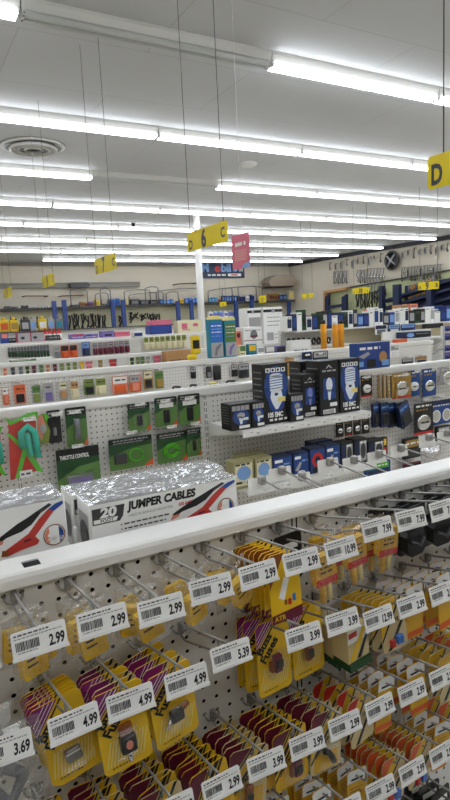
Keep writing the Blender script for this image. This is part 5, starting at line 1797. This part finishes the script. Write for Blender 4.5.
rw = thing('display_board', 'pale green board of black hoses along the right wall', 'display board', (0, 0, 0))
wall_quad(MB(), [(329, 292), (400, 279.5), (480, 266), (480, 340), (329, 322)], XR - .06, XR - .012, 'pale_green').build('board', rw)
wall_quad(MB(), [(329, 290.5), (480, 264.5), (480, 266), (329, 292)], XR - .12, XR - .012, 'ledge_dark').build('top_rail', rw)
for k in range(17):
    px = 357 + 1.75 * k
    xx = XR - .11 - .09 * (k % 3)
    p = atX(px, 293 - .12 * (px - 357) + rng.uniform(-1, 1), xx)
    L = rng.uniform(.45, .75)
    o = MB().tube([(0, 0, 0), (-.02, rng.uniform(-.08, .08), -L * .3), (-.02, rng.uniform(-.08, .08), -L * .65), (0, rng.uniform(-.05, .05), -L)], .03, 'black_plastic', 6).tube([(0, 0, -.01), (XR - xx - .062, 0, -.01)], .012, 'dark_grey', 5).build('rubber_hose', None, (xx, p.y, p.z))
    tag(o, 'bent black hose on the pale green board, %s from the corner end' % ORD[k + 1], 'hose', 'hoses on the pale green board')
rk2 = thing('storage_rack', 'tan and navy rack with framed opening near the back corner', 'rack', (0, 0, 0))
wall_quad(MB(), [(329, 291), (352, 287), (352, 289.5), (329, 293.5)], XR - .35, XR - .13, 'kraft').build('top_board', rk2)
wall_quad(MB(), [(329, 293), (331, 293), (331, 320), (329, 320)], XR - .35, XR - .13, 'kraft').build('post', rk2)
for (a, b) in ((333, 336.5), (350, 354.5)):
    wall_quad(MB(), [(a, 297), (b, 294), (b, 322), (a, 322)], XR - .5, XR - .36, 'rack_navy').build('post', rk2)
wall_quad(MB(), [(333, 306), (354, 303), (354, 306), (333, 309)], XR - .49, XR - .37, 'rack_navy').build('rail', rk2)
rk3 = thing('storage_rack', 'long navy steel rack of stepped shelves along the right wall', 'rack', (0, 0, 0))
for (a, b, yt) in ((393, 396.5, 286), (407, 413, 284.5), (441, 446, 281)):
    wall_quad(MB(), [(a, yt), (b, yt - .5), (b, 330), (a, 330)], XR - .8, XR - .62, 'rack_navy').build('post', rk3)
for k, (y0, y1) in enumerate([(300, 279), (307.5, 288), (316, 297)]):
    wall_quad(MB(), [(392, y0), (480, y1 - 6.5), (480, y1 - 4.0), (392, y0 + 2.5)], XR - .6, XR - .14, 'rack_navy').build('shelf', rk3)
wall_quad(MB(), [(407, 286), (480, 273), (480, 320), (407, 330)], XR - .13, XR - .1, 'rack_navy').build('back_sheet', rk3)
for k in range(20):
    px = 413 + 2.6 * (k % 10) + 3
    row = k // 10
    y = (300 if row == 0 else 307.5) - (.3125 if row == 0 else .296) * (px - 392)
    p = atX(px, y, XR)
    hs = .8 if row == 0 else .38
    o = MB().lathe([(.05, 0), (.05, .2 * hs), (.03, .27 * hs), (.03, .3 * hs)], 'kraft' if (k * 7) % 3 else 'grey_plastic', n=10).build('rack_bottle', None, (XR - .37, p.y, p.z + .055))
    tag(o, '%s bottle, %s from the left on the %s shelf of the navy wall rack' % ('tan' if (k * 7) % 3 else 'grey', ORD[k % 10 + 1], ['upper', 'lower'][row]), 'bottle', 'bottles on the navy wall rack')


# ------------------------------------------------------------------ hanging aisle signs
def aisle_sign(label, X, yl, yr, zt, zb, texts, wire=.0025, wx=.42):
    """faces -X; yl is its left edge (larger y), yr its right edge"""
    t = thing('aisle_sign', label, 'sign', (X, (yl + yr) / 2, zb))
    w, h = yl - yr, zt - zb
    fr = Fr((0, 0, 0), (0, -1, 0), (0, 0, 1))
    k = min(.012, h * .1)
    mb = MB()
    mb.prism([(-w / 2, k), (-w / 2 + k, 0), (w / 2 - k, 0), (w / 2, k), (w / 2, h - k), (w / 2 - k, h), (-w / 2 + k, h), (-w / 2, h - k)], -.003, .003, 'sign_yellow', fr)
    for (txt, size, a, b, xs) in texts:
        mb.text(txt, h * size, w * (a - .5), h * b, .0036, 'dark_grey', fr, bold=.04, align='c', xs=xs)
    mb.build('board', t)
    for s in (-1, 1):
        MB().tube([(0, s * w * wx, h), (0, s * w * wx, ZC - zb)], wire, 'ceiling_wire', 5).build('wire', t)
    return t


def sign_px(label, X, pts, texts, wire=.0025, wx=.42):
    L = [atX(px, py, X) for px, py in pts]
    aisle_sign(label, X, (L[0].y + L[3].y) / 2, (L[1].y + L[2].y) / 2, (L[0].z + L[1].z) / 2, (L[2].z + L[3].z) / 2, texts, wire, wx)


N3 = lambda n, a, b: [(a, .66, .10, .10, .9), (n, 1.25, .44, .06, .88), (b, .66, .90, .26, .9)]
sign_px('hanging yellow aisle sign reading D 6 C before the white column', 1.95, [(186.7, 232.9), (227.8, 220.4), (227.3, 242.2), (188.4, 251)], N3('6', 'D', 'C'))
sign_px('hanging yellow sign showing the letter D, cut by the frame edge', 2.0, [(428.2, 158.8), (490, 136), (490, 172), (427.9, 192.2)], [('D', .84, .165, .13, .72), ('5', 1.12, .5, .12, .9), ('C', .84, .85, .13, .72)], .003, .23)
sign_px('hanging yellow aisle sign reading 7, left of the sign reading 6', 1.8, [(94.5, 257.8), (116, 254), (116, 271), (95.5, 273.5)], N3('7', 'D', 'C'), .0022)
sign_px('hanging yellow aisle sign reading 8 on the left side', 1.75, [(42, 276), (54, 273.5), (54.5, 285), (43, 288)], N3('8', 'D', 'C'), .0022)
sign_px('small hanging yellow aisle sign, leftmost of all the signs', 1.75, [(3.5, 288.5), (12, 287), (12, 297.5), (4, 298)], N3('9', 'D', 'C'), .0022)
sign_px('far yellow aisle sign reading 9 by the navy wall rack', 10.3, [(418, 283.5), (439, 280), (439, 287.5), (418.5, 291.5)], N3('9', 'A', 'B'), .004)
sign_px('far yellow aisle sign reading 10 by the tan and navy rack', 10.3, [(352.5, 289), (369, 286.5), (369, 292.5), (353, 295)], [('A', .4, .08, .2, .9), ('10', 1.05, .5, .12, .9), ('B', .4, .92, .2, .9)], .004)
sign_px('far yellow aisle sign reading 11 near the back corner', 10.3, [(302, 294.3), (313.5, 292.6), (313.5, 297.8), (302, 299)], [('A', .4, .08, .2, .9), ('11', 1.05, .5, .12, .9), ('B', .4, .92, .2, .9)], .004)
sign_px('far yellow aisle sign reading 12 over the blue goods', 10.3, [(259, 296), (266, 295), (266, 302.5), (259, 303)], [('12', .7, .5, .2, .9)], .004)
sign_px('small far yellow sign hanging right of the column', 10.3, [(219.5, 302.5), (226.5, 301), (226.5, 306), (220, 307)], [('13', .7, .5, .2, .9)], .004)
# pink hanging poster
L = [atX(px, py, 2.6) for px, py in [(231.5, 236), (249, 232.5), (250, 267), (232.5, 270)]]
t = thing('hanging_poster', 'pink hanging poster with pale script and a blue lower corner, right of sign 6', 'poster', (2.6, (L[0].y + L[1].y) / 2, L[2].z))
w, h = L[0].y - L[1].y, L[0].z - L[3].z
fr = Fr((0, 0, 0), (0, -1, 0), (0, 0, 1))
mb = MB()
mb.prism([(-w / 2, 0), (w / 2, 0), (w / 2, h), (-w / 2, h)], -.002, .002, 'pink_card', fr)
mb.flat([(w * .02, 0), (w / 2, 0), (w / 2, h * .16), (w * .15, h * .13)], .0026, 'light_blue', fr)
mb.dashes(-w * .3, w * .3, h * .66, h * .10, .0026, 'white_print', fr, 2)
for k in range(6):
    mb.dashes(-w * .34, w * .34, h * (.52 - .055 * k), h * .016, .0026, 'cream_card', fr, 30 + k)
mb.build('sheet', t)
MB().tube([(0, -w * .1, h), (0, -w * .1, ZC - L[2].z)], .002, 'white_print', 4).build('string', t)
